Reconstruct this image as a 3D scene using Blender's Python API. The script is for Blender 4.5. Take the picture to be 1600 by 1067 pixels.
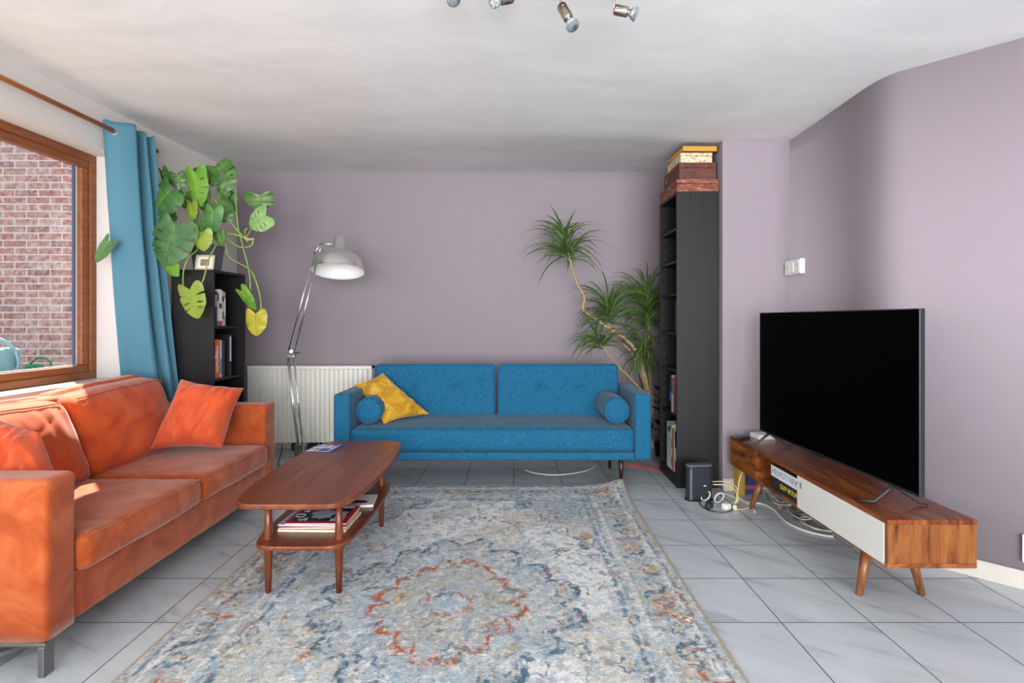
import bpy, bmesh, math, random
from mathutils import Vector, Matrix, Euler, noise
import numpy as np
PI = math.pi
random.seed(7)
for o in list(bpy.data.objects): bpy.data.objects.remove(o)
SC = bpy.context.scene; COL = SC.collection
# ------------------------------------------------------------------ camera
F = 818.0; CX = 804.0; HY = 500.0; CH = 1.14
cd = bpy.data.cameras.new('camera'); cam = bpy.data.objects.new('camera', cd); COL.objects.link(cam)
cam.location = (0, 0, CH); cam.rotation_euler = (PI/2, 0, 0)
cd.sensor_width = 36; cd.lens = 36*F/1600; cd.clip_start = .05
cd.shift_x = -(CX-800)/1600; cd.shift_y = -(533.5-HY)/1600
SC.camera = cam
# ------------------------------------------------------------------ world, sun, exposure
W = bpy.data.worlds.new('sky'); SC.world = W; W.use_nodes = True
wn = W.node_tree; bg = wn.nodes['Background']
tc = wn.nodes.new('ShaderNodeTexCoord'); gr = wn.nodes.new('ShaderNodeSeparateXYZ'); rp = wn.nodes.new('ShaderNodeValToRGB')
wn.links.new(tc.outputs['Generated'], gr.inputs[0]); wn.links.new(gr.outputs['Z'], rp.inputs[0])
rp.color_ramp.elements[0].color = (.92, .95, 1, 1); rp.color_ramp.elements[1].color = (.55, .75, 1, 1)
wn.links.new(rp.outputs[0], bg.inputs[0]); bg.inputs[1].default_value = 1.6
sd = bpy.data.lights.new('sun', 'SUN'); sun = bpy.data.objects.new('sun', sd); COL.objects.link(sun)
sd.energy = 24; sd.color = (1, .93, .82); sd.angle = .012
sun.rotation_euler = Vector((.985, -1.02, -1.77)).to_track_quat('-Z', 'Y').to_euler(); sun.location = (-5, 6, 9)
def area(name, loc, aim, sx, sy, e, col):
    l = bpy.data.lights.new(name, 'AREA'); l.shape = 'RECTANGLE'; l.size = sx; l.size_y = sy; l.energy = e; l.color = col
    o = bpy.data.objects.new(name, l); COL.objects.link(o); o.location = loc
    o.rotation_euler = Vector(aim).to_track_quat('-Z', 'Y').to_euler(); return o
area('rear_fill_light', (.7, -3.12, 1.2), (-.06, 1, .30), 3.4, 2.1, 250, (.95, .97, 1)).data.spread = 1.9  # added fill from behind the viewer, standing in for unseen daylight
area('side_fill_light', (-2.48, -1.1, 1.45), (1, .25, .2), 2.5, 1.35, 90, (1, .97, .95))  # added fill from the left, out of view, to even out the right wall
SC.view_settings.view_transform = 'Standard'; SC.view_settings.look = 'None'
SC.view_settings.gamma = 1; SC.view_settings.use_curve_mapping = False; SC.view_settings.exposure = -0.2

# ------------------------------------------------------------------ helpers
def pt(x, y, Y): return Vector(((x-CX)*Y/F, Y, CH-(y-HY)*Y/F))
def fl(x, y, z=0.0):
    Y = F*(CH-z)/(y-HY); return Vector(((x-CX)*Y/F, Y, z))
def srgb(c):
    if isinstance(c, str): c = [int(c[i:i+2], 16)/255 for i in (0, 2, 4)]
    return tuple(v/12.92 if v <= .04045 else ((v+.055)/1.055)**2.4 for v in c)
class N:
    def __init__(s, name):
        s.m = bpy.data.materials.new(name); s.m.use_nodes = True; s.t = s.m.node_tree
        s.b = s.t.nodes['Principled BSDF']; s.tc = s.t.nodes.new('ShaderNodeTexCoord')
    def n(s, typ, **k):
        x = s.t.nodes.new('ShaderNode'+typ)
        for a, v in k.items():
            if hasattr(x, a) and not a[0].isupper(): setattr(x, a, v)
        return x
    def l(s, a, b): s.t.links.new(a, b)
    def coord(s, scale=(1, 1, 1), rot=(0, 0, 0), loc=(0, 0, 0), src='Object'):
        mp = s.n('Mapping'); mp.inputs['Scale'].default_value = scale; mp.inputs['Rotation'].default_value = rot; mp.inputs['Location'].default_value = loc
        s.l(s.tc.outputs[src], mp.inputs[0]); return mp.outputs[0]
    def noise(s, vec, scale, detail=4, rough=.55, dist=0):
        x = s.n('TexNoise'); x.inputs['Scale'].default_value = scale; x.inputs['Detail'].default_value = detail
        x.inputs['Roughness'].default_value = rough; x.inputs['Distortion'].default_value = dist; s.l(vec, x.inputs['Vector']); return x.outputs['Fac']
    def ramp(s, fac, stops):
        x = s.n('ValToRGB'); s.l(fac, x.inputs[0]); e = x.color_ramp.elements
        while len(e) < len(stops): e.new(.5)
        for el, (p, c) in zip(e, stops): el.position = p; el.color = (*srgb(c), 1)
        return x.outputs[0]
    def mix(s, a, b, fac, mode='MIX'):
        x = s.n('MixRGB'); x.blend_type = mode
        for i, v in ((0, fac), (1, a), (2, b)):
            if isinstance(v, (int, float)): x.inputs[i].default_value = v
            elif isinstance(v, (str, tuple)): x.inputs[i].default_value = (*srgb(v), 1)
            else: s.l(v, x.inputs[i])
        return x.outputs[0]
    def bump(s, h, strength=.3, dist=.002):
        x = s.n('Bump'); x.inputs['Strength'].default_value = strength; x.inputs['Distance'].default_value = dist
        s.l(h, x.inputs['Height']); s.l(x.outputs[0], s.b.inputs['Normal']); return x
    def fin(s, col, rough=.6, metal=0, spec=.5, sheen=0):
        if isinstance(col, (str, tuple)): s.b.inputs['Base Color'].default_value = (*srgb(col), 1)
        else: s.l(col, s.b.inputs['Base Color'])
        s.b.inputs['Roughness'].default_value = rough; s.b.inputs['Metallic'].default_value = metal
        s.b.inputs['Specular IOR Level'].default_value = spec
        if sheen:
            s.b.inputs['Sheen Weight'].default_value = sheen; s.b.inputs['Sheen Roughness'].default_value = .4
        return s.m
MC = {}
def plain(c, rough=.5, metal=0, var=.06, sc=30, bump=0, spec=.5):
    k = (c, rough, metal, var, bump)
    if k in MC: return MC[k]
    n = N('mat_'+c); v = n.noise(n.coord(), sc)
    r = srgb(c)
    a = n.n('MixRGB'); a.inputs[1].default_value = (*[q*(1-var) for q in r], 1); a.inputs[2].default_value = (*[min(1, q*(1+var)) for q in r], 1)
    n.l(v, a.inputs[0])
    if bump: n.bump(v, bump)
    MC[k] = n.fin(a.outputs[0], rough, metal, spec); return MC[k]
def wood(name, stops, scale=(1, 1, 1), sc=3, rough=.38, dist=1.5, rot=(0, 0, 0), spec=.5):
    n = N(name); v = n.coord(scale, rot); a = n.noise(v, sc, 6, .6, dist); b = n.noise(n.coord(tuple(q*6 for q in scale), rot), sc*3, 3)
    c = n.ramp(a, stops); d = n.mix(c, n.ramp(b, [(.3, '5a5a5a'), (.7, 'ffffff')]), .35, 'MULTIPLY')
    n.bump(b, .08); return n.fin(d, rough, 0, spec)

class MB:
    def __init__(s): s.bm = bmesh.new()
    def face(s, vs):
        try: return s.bm.faces.new(vs)
        except ValueError: return None
    def box(s, x0, x1, y0, y1, z0, z1, M=None):
        v = [s.bm.verts.new(Vector(p) if M is None else M @ Vector(p)) for p in
             ((x0,y0,z0),(x1,y0,z0),(x1,y1,z0),(x0,y1,z0),(x0,y0,z1),(x1,y0,z1),(x1,y1,z1),(x0,y1,z1))]
        for f in ((3,2,1,0),(4,5,6,7),(0,1,5,4),(1,2,6,5),(2,3,7,6),(3,0,4,7)): s.face([v[i] for i in f])
        return s
    def tube(s, pts, r, seg=12, cap=True):
        pts = [Vector(p) for p in pts]; n = len(pts)
        rs = r if isinstance(r, (list, tuple)) else [r]*n
        rings = []; up = None
        for i, p in enumerate(pts):
            t = (pts[min(i+1, n-1)]-pts[max(i-1, 0)])
            if t.length < 1e-9: t = Vector((0, 0, 1))
            t.normalize()
            if up is None: up = t.orthogonal().normalized()
            else:
                up = up - t*up.dot(t)
                up = up.normalized() if up.length > 1e-6 else t.orthogonal().normalized()
            w = t.cross(up)
            rings.append([s.bm.verts.new(p+(up*math.cos(a)+w*math.sin(a))*rs[i]) for a in [2*PI*k/seg for k in range(seg)]])
        for a, b in zip(rings, rings[1:]):
            for k in range(seg): s.face((a[k], a[(k+1) % seg], b[(k+1) % seg], b[k]))
        if cap: s.face(rings[0][::-1]); s.face(rings[-1])
        return s
    def lathe(s, prof, c=(0, 0, 0), seg=32, M=None):
        c = Vector(c); rings = []
        for r, z in prof:
            ring = []
            for k in range(seg if r > 1e-6 else 1):
                a = 2*PI*k/seg; p = Vector((r*math.cos(a), r*math.sin(a), z))
                if M is not None: p = M @ p
                ring.append(s.bm.verts.new(p+c))
            rings.append(ring)
        for a, b in zip(rings, rings[1:]):
            for k in range(seg):
                k2 = (k+1) % seg
                if len(a) == 1 and len(b) == 1: continue
                if len(a) == 1: s.face((a[0], b[k2], b[k]))
                elif len(b) == 1: s.face((a[k], a[k2], b[0]))
                else: s.face((a[k], a[k2], b[k2], b[k]))
        return s
    def prism(s, out, z0, z1, M=None):
        T = (lambda p: Vector(p)) if M is None else (lambda p: M @ Vector(p))
        a = [s.bm.verts.new(T((x, y, z0))) for x, y in out]; b = [s.bm.verts.new(T((x, y, z1))) for x, y in out]
        s.face(a[::-1]); s.face(b); n = len(out)
        for i in range(n): s.face((a[i], a[(i+1) % n], b[(i+1) % n], b[i]))
        return s
    def grid(s, fn, nu, nv, closed_u=False):
        g = [[s.bm.verts.new(fn(i/(nu if closed_u else nu-1), j/(nv-1))) for j in range(nv)] for i in range(nu)]
        for i in range(nu if closed_u else nu-1):
            for j in range(nv-1):
                i2 = (i+1) % nu; s.face((g[i][j], g[i2][j], g[i2][j+1], g[i][j+1]))
        return s
    def rbox(s, x0, x1, y0, y1, z0, z1, r=.02, m=6, f=None, M=None):
        lo = (x0, y0, z0); hi = (x1, y1, z1)
        def ax(i):
            L = [lo[i], lo[i]+.25*r, lo[i]+.6*r, lo[i]+r]
            a, b = lo[i]+r, hi[i]-r
            L += [a+(b-a)*k/m for k in range(1, m)]
            return L+[hi[i]-r, hi[i]-.6*r, hi[i]-.25*r, hi[i]]
        A = [ax(0), ax(1), ax(2)]; cache = {}
        def vert(ix):
            if ix in cache: return cache[ix]
            p = Vector([A[k][ix[k]] for k in range(3)])
            q = Vector([min(max(p[k], lo[k]+r), hi[k]-r) for k in range(3)])
            d = p-q
            if d.length > 1e-9: p = q+d.normalized()*r
            if f: p = f(p)
            if M is not None: p = M @ p
            cache[ix] = s.bm.verts.new(p); return cache[ix]
        n = [len(a)-1 for a in A]
        for k in range(3):
            u, v = (k+1) % 3, (k+2) % 3
            for side in (0, n[k]):
                for i in range(n[u]):
                    for j in range(n[v]):
                        q = []
                        for di, dj in ((0,0),(1,0),(1,1),(0,1)):
                            ix = [0, 0, 0]; ix[k] = side; ix[u] = i+di; ix[v] = j+dj; q.append(vert(tuple(ix)))
                        s.face(q if side else q[::-1])
        return s
WL = {}
def build(name, mb, mat, parent=None, smooth=False, bevel=0, loc=None, solid=0, sub=0, fixn=True):
    """link a mesh builder as ONE object; vertices are given in world space"""
    bm = mb.bm
    if fixn and not solid: bmesh.ops.recalc_face_normals(bm, faces=bm.faces)
    base = WL[parent.name] if parent else None
    if base is None:
        if loc is None:
            xs = [v.co for v in bm.verts]
            mn = [min(c[k] for c in xs) for k in range(3)]; mx = [max(c[k] for c in xs) for k in range(3)]
            loc = Vector(((mn[0]+mx[0])/2, (mn[1]+mx[1])/2, mn[2]))
        base = Vector(loc)
    for v in bm.verts: v.co -= base
    me = bpy.data.meshes.new(name); bm.to_mesh(me); bm.free()
    for m in (mat if isinstance(mat, (list, tuple)) else [mat]): me.materials.append(m)
    if smooth:
        me.polygons.foreach_set('use_smooth', [True]*len(me.polygons))
    o = bpy.data.objects.new(name, me); COL.objects.link(o)
    if parent: o.parent = parent
    else: o.location = base
    WL[o.name] = base
    if bevel:
        b = o.modifiers.new('b', 'BEVEL'); b.width = bevel; b.segments = 2; b.limit_method = 'ANGLE'; b.angle_limit = .7; b.harden_normals = False
    if solid:
        q = o.modifiers.new('s', 'SOLIDIFY'); q.thickness = solid
    if sub:
        q = o.modifiers.new('u', 'SUBSURF'); q.levels = sub; q.render_levels = sub
    return o
def tag(o, label=None, cat=None, group=None, kind=None):
    if label: o['label'] = label
    if cat: o['category'] = cat
    if group: o['group'] = group
    if kind: o['kind'] = kind
    return o
def thing(name, loc, label, cat, group=None):
    o = bpy.data.objects.new(name, None); COL.objects.link(o); o.location = loc; o.empty_display_size = .1
    WL[o.name] = Vector(loc); return tag(o, label, cat, group)
def struct(name, mb, mat, label, cat, **k):
    return tag(build(name, mb, mat, loc=(0, 0, 0), **k), label, cat, kind='structure')
def lettering(txt, size, M, mat, parent, name='lettering', ext=.0004, align='CENTER'):
    cu = bpy.data.curves.new(name, 'FONT'); cu.body = txt; cu.size = size; cu.extrude = ext; cu.align_x = align; cu.align_y = 'CENTER'
    t = bpy.data.objects.new(name, cu); COL.objects.link(t)
    dg = bpy.context.evaluated_depsgraph_get(); me = bpy.data.meshes.new_from_object(t.evaluated_get(dg))
    bpy.data.objects.remove(t); base = WL[parent.name]
    me.transform(Matrix.Translation(-base) @ M); me.materials.clear(); me.materials.append(mat)
    o = bpy.data.objects.new(name, me); COL.objects.link(o); o.parent = parent; WL[o.name] = base; return o
def frame(ex, ey, o):
    ex = Vector(ex).normalized(); ey = Vector(ey).normalized(); ez = ex.cross(ey)
    return Matrix(((ex.x, ey.x, ez.x, o[0]), (ex.y, ey.y, ez.y, o[1]), (ex.z, ey.z, ez.z, o[2]), (0, 0, 0, 1)))
def spline(P, n=8):
    P = [Vector(p) for p in P]; out = []
    Q = [P[0]*2-P[1]]+P+[P[-1]*2-P[-2]]
    for i in range(1, len(Q)-2):
        a, b, c, d = Q[i-1:i+3]
        for k in range(n):
            t = k/n; out.append(.5*((2*b)+(c-a)*t+(2*a-5*b+4*c-d)*t*t+(3*b-a-3*c+d)*t**3))
    out.append(P[-1]); return out
def nz(p, s, seed=0): return noise.noise(Vector(p)*s+Vector((seed*7.3, seed*3.1, seed*1.7)))

# ------------------------------------------------------------------ materials
def wall_mat(name, c, c2, b=.05):
    n = N(name); v = n.coord(); a = n.noise(v, .9, 3); f = n.noise(v, 120, 3)
    n.bump(f, b, .001); return n.fin(n.mix(c, c2, a), .75, 0, .25)
M_mauve = wall_mat('mauve_paint', '93888f', '8d838a')
M_cream = wall_mat('cream_paint', 'd9d4cf', 'd3cdc8')
n = N('ceiling_plaster'); v = n.coord((1, 2.2, 1)); a = n.noise(v, 1.6, 5, .6, .6); bb = n.noise(n.coord(), 9, 5, .7)
n.bump(bb, .25, .004); M_ceil = n.fin(n.mix('dddcdb', 'e8e7e6', n.ramp(a, [(.35, '000000'), (.65, 'ffffff')])), .85, 0, .2)
M_reveal = wall_mat('white_reveal', 'd2cecb', 'ccc8c5')
# floor tiles
TW = .3377
n = N('floor_tiles'); v = n.coord(loc=(.0075+TW*20, -1.974+TW*20, 0))
br = n.n('TexBrick'); br.offset = 0; br.squash = 1
for k, q in (('Scale', 1), ('Mortar Size', .0024), ('Mortar Smooth', .1), ('Bias', 0), ('Brick Width', TW), ('Row Height', TW)): br.inputs[k].default_value = q
br.inputs['Color1'].default_value = (0, 0, 0, 1); br.inputs['Color2'].default_value = (1, 1, 1, 1); br.inputs['Mortar'].default_value = (.5, .5, .5, 1)
n.l(v, br.inputs['Vector'])
mp = n.coord((1, 1, 1), (0, 0, .62)); off = n.n('VectorMath'); off.operation = 'MULTIPLY_ADD'
sc_ = n.n('VectorMath'); sc_.operation = 'SCALE'; n.l(br.outputs['Color'], sc_.inputs[0]); sc_.inputs['Scale'].default_value = 9
ad = n.n('VectorMath'); ad.operation = 'ADD'; n.l(mp, ad.inputs[0]); n.l(sc_.outputs[0], ad.inputs[1])
st = n.n('Mapping'); st.inputs['Scale'].default_value = (1.1, 5.2, 1); n.l(ad.outputs[0], st.inputs[0])
ve = n.noise(st.outputs[0], 1.7, 5, .55, .5)
vein = n.ramp(ve, [(.33, 'a3aaaf'), (.42, 'b4bbbf'), (.6, 'bcc2c6')])
grout = n.mix(vein, '4a4b4d', br.outputs['Fac'])
n.bump(br.outputs['Fac'], -.0, .001)
M_tile = n.fin(grout, .22, 0, .45)
rr = n.n('MapRange'); n.l(br.outputs['Fac'], rr.inputs[0]); rr.inputs[3].default_value = .2; rr.inputs[4].default_value = .8; n.l(rr.outputs[0], n.b.inputs['Roughness'])
M_base = plain('c9c4bb', .35, var=.05, sc=8)
# bricks outside
n = N('outer_bricks'); v0 = n.n('SeparateXYZ'); n.l(n.tc.outputs['Object'], v0.inputs[0]); cb = n.n('CombineXYZ')
sm = n.n('Math'); n.l(v0.outputs[0], sm.inputs[0]); n.l(v0.outputs[1], sm.inputs[1]); n.l(sm.outputs[0], cb.inputs[0]); n.l(v0.outputs[2], cb.inputs[1])
br = n.n('TexBrick')
for k, q in (('Scale', 1), ('Mortar Size', .0055), ('Mortar Smooth', .2), ('Brick Width', .208), ('Row Height', .0635)): br.inputs[k].default_value = q
br.inputs['Color1'].default_value = (0, 0, 0, 1); br.inputs['Color2'].default_value = (1, 1, 1, 1); br.inputs['Mortar'].default_value = (.5, .5, .5, 1)
n.l(cb.outputs[0], br.inputs['Vector'])
pal = n.ramp(br.outputs['Color'], [(0, '70504f'), (.25, '94544e'), (.5, '9c7a72'), (.72, '985a50'), (1, 'a8948a')])
mot = n.noise(n.coord(), 22, 6, .75)
c = n.mix(pal, n.ramp(mot, [(.4, '8a6660'), (.62, 'dccdc6')]), .42)
n.bump(br.outputs['Fac'], -.4, .004); M_brick = n.fin(n.mix(c, 'c4bdc2', br.outputs['Fac']), .9, 0, .2)
M_window = wood('window_wood', [(.3, '7c4322'), (.5, '8e5029'), (.7, '9c5c34')], (8, 1, 8), 3, .35)
M_table = wood('teak_table', [(.25, '4a2012'), (.45, '70341c'), (.6, '854324'), (.8, '9a5430')], (7, .8, 4), 2.2, .3)
M_tableleg = wood('teak_legs', [(.3, '552616'), (.6, '7a3c20')], (6, 6, .8), 4, .3)
M_shee = wood('sheesham_top', [(.3, '3f1c0c'), (.42, '6c3315'), (.55, '8a4a20'), (.75, 'a5602c')], (7, .9, 3), 1.6, .22, 2.2)
M_shee_side = wood('sheesham_side', [(.33, '3c1a0b'), (.42, '7a3f17'), (.54, '965424'), (.75, 'b07034')], (4, 1.2, 7), 1.7, .32, 2.4)
M_shee_end = wood('sheesham_end', [(.34, '3a1a0b'), (.43, '7c431c'), (.55, '935828'), (.75, 'a86c36')], (9, 4, .8), 1.6, .32, 1.6)
M_sheeleg = wood('sheesham_legs', [(.3, '6a3718'), (.7, 'a2683a')], (6, 6, 1), 4, .35)
M_rod = wood('rod_wood', [(.3, 'a85a20'), (.7, 'c47a34')], (9, .7, 9), 4, .3)
M_black = wood('black_brown_veneer', [(.3, '121114'), (.5, '191719'), (.75, '222021')], (18, 18, .7), 3, .5, spec=.3)
M_red_box = wood('worn_red_wood', [(.3, '5a2013'), (.5, '7c3a22'), (.62, 'a2684a'), (.8, 'c59a7c')], (2.2, 2.2, 8), 6, .6)
M_box2 = wood('dark_red_wood', [(.3, '3f1a12'), (.55, '5f2b1e'), (.8, '7b4733')], (2, 2, 5), 4, .55)
M_chrome = plain('dededf', .2, 1, .03)
M_steel = plain('8c8b8a', .35, 1, .05)
M_nickel = plain('a89f92', .28, 1, .05)
M_white = plain('dfe0dc', .4, var=.02)
M_rad = plain('e8e6dd', .4, var=.02)
M_blackp = plain('15161a', .35, var=.1)
M_dark = plain('26282c', .45, var=.1)
def velvet(name, a, b, c):
    n = N(name); v = n.coord(); f = n.noise(v, 5.5, 5, .62, 1.2); g = n.noise(v, 500, 2); h = n.noise(n.coord((1, 1, 1), loc=(4, 2, 1)), 1.9, 4, .6, .8)
    col = n.mix(n.ramp(f, [(.38, b), (.5, a), (.62, c)]), n.ramp(h, [(.35, b), (.62, a)]), .45); n.bump(g, .25, .001)
    return n.fin(col, .85, 0, .15, .34)
M_orange = velvet('orange_velour', 'a84f27', '8a3b18', 'b5663e')
M_orange3 = velvet('orange_back_velour', 'bf4f26', 'a8411b', 'c65c32')
M_orange2 = velvet('coral_cotton', 'c85430', 'b44624', 'ce603c')
n = N('blue_weave'); v = n.coord((160, 160, 60)); f = n.noise(v, 4, 2); g = n.noise(n.coord((60, 60, 420)), 1, 2); h = n.noise(n.coord((420, 60, 25)), 1, 3)
s1 = n.mix(g, h, .3); n.bump(s1, .5, .0015)
M_blue = n.fin(n.mix('0c4664', '1f6a8e', n.ramp(s1, [(.36, '000000'), (.64, 'ffffff')])), .8, 0, .2, .15)
n = N('mustard_velvet'); f = n.noise(n.coord(), 14, 5, .6, .8); n.bump(n.noise(n.coord(), 400, 2), .2, .001)
M_must = n.fin(n.ramp(f, [(.3, '9a6a08'), (.5, 'bb8a18'), (.7, 'c9a03c')]), .7, 0, .25, .5)
n = N('teal_curtain'); f = n.noise(n.coord((1, 1, 1)), 2, 3); n.bump(n.noise(n.coord((300, 300, 900)), 1, 2), .15, .001)
M_curt = n.fin(n.mix('568da2', '639bae', f), .6, 0, .3, .25)
_t = n.t; tr = n.n('BsdfTranslucent'); tr.inputs[0].default_value = (*srgb('5c9cb8'), 1); mx = n.n('MixShader'); mx.inputs[0].default_value = .35
n.l(n.b.outputs[0], mx.inputs[1]); n.l(tr.outputs[0], mx.inputs[2]); n.l(mx.outputs[0], _t.nodes['Material Output'].inputs[0])
def leafmat(name, a, b, c, rough=.35, trans=.25):
    n = N(name); f = n.noise(n.coord(), 12, 4); col = n.ramp(f, [(.3, a), (.5, b), (.72, c)]); n.fin(col, rough, 0, .5)
    tr = n.n('BsdfTranslucent'); n.l(col, tr.inputs[0]); mx = n.n('MixShader'); mx.inputs[0].default_value = trans
    n.l(n.b.outputs[0], mx.inputs[1]); n.l(tr.outputs[0], mx.inputs[2]); n.l(mx.outputs[0], n.t.nodes['Material Output'].inputs[0]); return n.m
ML = {'dark': leafmat('leaf_dark', '395c2a', '487032', '5c8640'), 'mid': leafmat('leaf_mid', '3c6c38', '4c8040', '5f9450'),
      'bright': leafmat('leaf_bright', '54882a', '669c30', '7cae3c'), 'pale': leafmat('leaf_pale', '7aa05c', '8cb46c', 'a0c47e'),
      'lime': leafmat('leaf_lime', '74902a', '889f30', '9aab3a'), 'yellow': leafmat('leaf_yellow', '8f9a28', 'b0a92c', 'c2b83a'),
      'brown': leafmat('leaf_brown', '8a6a20', 'b09028', 'c0a838'), 'teal': leafmat('leaf_teal', '3c6438', '4b7646', '648a5a')}
M_stem = leafmat('stem_green', '6a8a3a', '84a04a', '98b05a', .5, .1)
M_cane = wood('dracaena_cane', [(.3, '9a8058'), (.6, 'bca078'), (.8, 'cdb892')], (3, 3, 14), 5, .7)
M_drac = leafmat('dracaena_leaf', '3c5426', '527036', '748c48', .4, .2)
M_soil = plain('2c2019', .95, var=.4, sc=60, bump=.6)
n = N('window_glass'); n.fin('ffffff', .02, 0, .5); tr = n.n('BsdfTransparent'); gl = n.n('BsdfGlossy'); gl.inputs['Roughness'].default_value = .02
mx = n.n('MixShader'); mx.inputs[0].default_value = .03; n.l(tr.outputs[0], mx.inputs[1]); n.l(gl.outputs[0], mx.inputs[2])
n.l(mx.outputs[0], n.t.nodes['Material Output'].inputs[0]); M_glass = n.m

# ------------------------------------------------------------------ room shell
struct('floor', MB().box(-2.8, 3.5, -3.4, 4.9, -.12, 0), M_tile, 'pale grey marbled square floor tiles with dark grout', 'floor')
def ceil_z(x, y):
    a = 2.456 if y >= 4.66 else (2.43+.026*(y-3.5)/1.16 if y > 3.5 else 2.418+.012*max(0, (y-2.5)))
    b = 2.456 if y >= 4.66 else (2.34+.116*(y-3.5)/1.16 if y > 3.5 else 2.337)
    t = min(1, max(0, (x+2.47)/3.87)); return a*(1-t)+b*t+.002*noise.noise(Vector((x*1.5, y*1.5, 0)))
mb = MB(); mb.grid(lambda u, v: Vector((-2.9+6.5*u, -3.5+8.5*v, ceil_z(-2.9+6.5*u, -3.5+8.5*v))), 60, 80)
mb2 = mb.bm
ret = bmesh.ops.extrude_face_region(mb2, geom=list(mb2.faces))
for e in ret['geom']:
    if isinstance(e, bmesh.types.BMVert): e.co.z = 2.62
struct('ceiling', mb, M_ceil, 'uneven white plaster ceiling above the whole room', 'ceiling', smooth=True)
H = 2.5
struct('wall_back', MB().box(-2.77, 1.39, 4.66, 4.86, 0, H), M_mauve, 'mauve back wall behind the blue sofa and radiator', 'wall')
mb = MB().prism([(1.39, 4.86), (1.39, 3.5), (1.838, 3.5), (1.812, 2.80), (1.810, 2.74), (1.811, 2.68), (1.815, 2.63), (1.824, 2.585), (1.838, 2.55), (1.857, 2.52), (1.88, 2.494), (2.157, 2.217), (2.95, 1.43), (3.35, .9), (3.35, -3.3), (3.55, -3.3), (3.55, 4.86)], 0, H)
wr = struct('wall_right', mb, M_mauve, 'mauve right wall with a chimney breast corner and an angled run', 'wall')
for p_ in wr.data.polygons:
    c_ = wr.matrix_world @ p_.center
    p_.use_smooth = c_.x < 2.3 and 2.2 < c_.y < 3.3 and abs(p_.normal.z) < .1
WY0, WY1, WZ0, WZ1 = 1.15, 3.296, .775, 2.17
mb = MB().box(-2.77, -2.47, -3.3, 4.66, 0, WZ0).box(-2.77, -2.47, -3.3, 4.66, WZ1, H).box(-2.77, -2.47, .25, WY0, WZ0, WZ1).box(-2.77, -2.47, -3.3, -2.45, WZ0, WZ1).box(-2.77, -2.47, WY1, 4.66, WZ0, WZ1)
struct('wall_left', mb, M_cream, 'cream painted left wall around the wooden window', 'wall')
mb = MB().box(-2.77, 3.5, -3.4, -3.2, 2.3, H).box(-2.77, -1.9, -3.4, -3.2, 0, 2.3).box(2.5, 3.5, -3.4, -3.2, 0, 2.3)
mb.box(-1.9, 2.5, -3.4, -3.2, 0, .06)
struct('wall_rear', mb, M_cream, 'cream wall behind the viewer with an opening added for the fill light', 'wall')  # unseen wall; its wide opening is made up to hold the rear fill
def base_run(name, P, lab, n=None, h=.08, t=.009):
    mb = MB()
    for (x0, y0), (x1, y1) in zip(P, P[1:]):
        d = Vector((x1-x0, y1-y0, 0)); L = d.length; d.normalize(); nn = Vector((-d.y, d.x, 0))
        k = max(1, round(L/.33)) if L > .2 else 1
        for i in range(k):
            a = Vector((x0, y0, 0))+d*(L*i/k+.001); b = Vector((x0, y0, 0))+d*(L*(i+1)/k-.001)
            mb.prism([(a.x, a.y), (b.x, b.y), (b.x+nn.x*t, b.y+nn.y*t), (a.x+nn.x*t, a.y+nn.y*t)], .001, h)
    struct(name, mb, M_base, lab, 'baseboard')
base_run('baseboard_back', [(1.38, 4.659), (-2.46, 4.659)], 'low tiled baseboard under the radiator wall', t=.009)
base_run('baseboard_right', [(3.34, 1.0), (2.94, 1.44), (2.157, 2.215), (1.879, 2.492), (1.837, 2.549), (1.814, 2.63), (1.809, 2.70), (1.836, 3.499), (1.392, 3.499)], 'low tiled baseboard along the right wall and chimney breast', t=.009)
base_run('baseboard_left', [(-2.469, 4.65), (-2.469, -3.1)], 'low tiled baseboard under the window wall', t=.009)
# window
xw = -2.627
wroot = tag(build('window_1', MB().box(xw-.075, xw, WY0, WY1, WZ0, WZ0+.045).box(xw-.075, xw, WY0, WY1, WZ1-.05, WZ1).box(xw-.075, xw, WY0, WY0+.05, WZ0+.045, WZ1-.05)
     .box(xw-.075, xw, WY1-.05, WY1, WZ0+.045, WZ1-.05), M_window, loc=(0, 0, 0), bevel=.004), 'red-brown wooden window looking onto a brick wall', 'window', kind='structure')
a0, a1, b0, b1 = WY0+.045, WY1-.045, WZ0+.04, WZ1-.045
xs = xw-.012
build('window_sash', MB().box(xs-.055, xs, a0, a1, b0, b0+.048).box(xs-.055, xs, a0, a1, b1-.048, b1).box(xs-.055, xs, a0, a0+.055, b0+.048, b1-.048)
      .box(xs-.055, xs, a1-.055, a1, b0+.048, b1-.048), M_window, wroot, bevel=.008)
build('glazing_bead', MB().box(xs-.05, xs-.03, a1-.063, a1-.055, b0+.048, b1-.048).box(xs-.05, xs-.03, a0+.05, a1-.06, b0+.047, b0+.054), plain('c8c4c0', .4), wroot)
build('gasket', MB().box(xs-.05, xs-.034, a1-.071, a1-.063, b0+.05, b1-.05), plain('3a4660', .5), wroot)
build('window_glass', MB().box(xs-.046, xs-.040, a0+.05, a1-.05, b0+.045, b1-.045), M_glass, wroot)
struct('trim_1', MB().box(xw, -2.455, WY0, WY1, WZ0-.022, WZ0+.001), plain('c9c9c8', .3, var=.03), 'pale stone window sill behind the orange sofa', 'window sill', bevel=.003)
mb = MB().box(xw, -2.469, WY1-.006, WY1, WZ0+.002, WZ1).box(xw, -2.469, WY0, WY0+.006, WZ0+.002, WZ1).box(xw, -2.469, WY0, WY1, WZ1-.004, WZ1)
struct('trim_2', mb, M_reveal, 'white plastered reveal around the window', 'trim')
struct('trim_3', MB().box(-3.45, -2.775, .9, 3.9, .70, .79), plain('8d8a85', .8), 'stone ledge outside the window', 'ledge')
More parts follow.
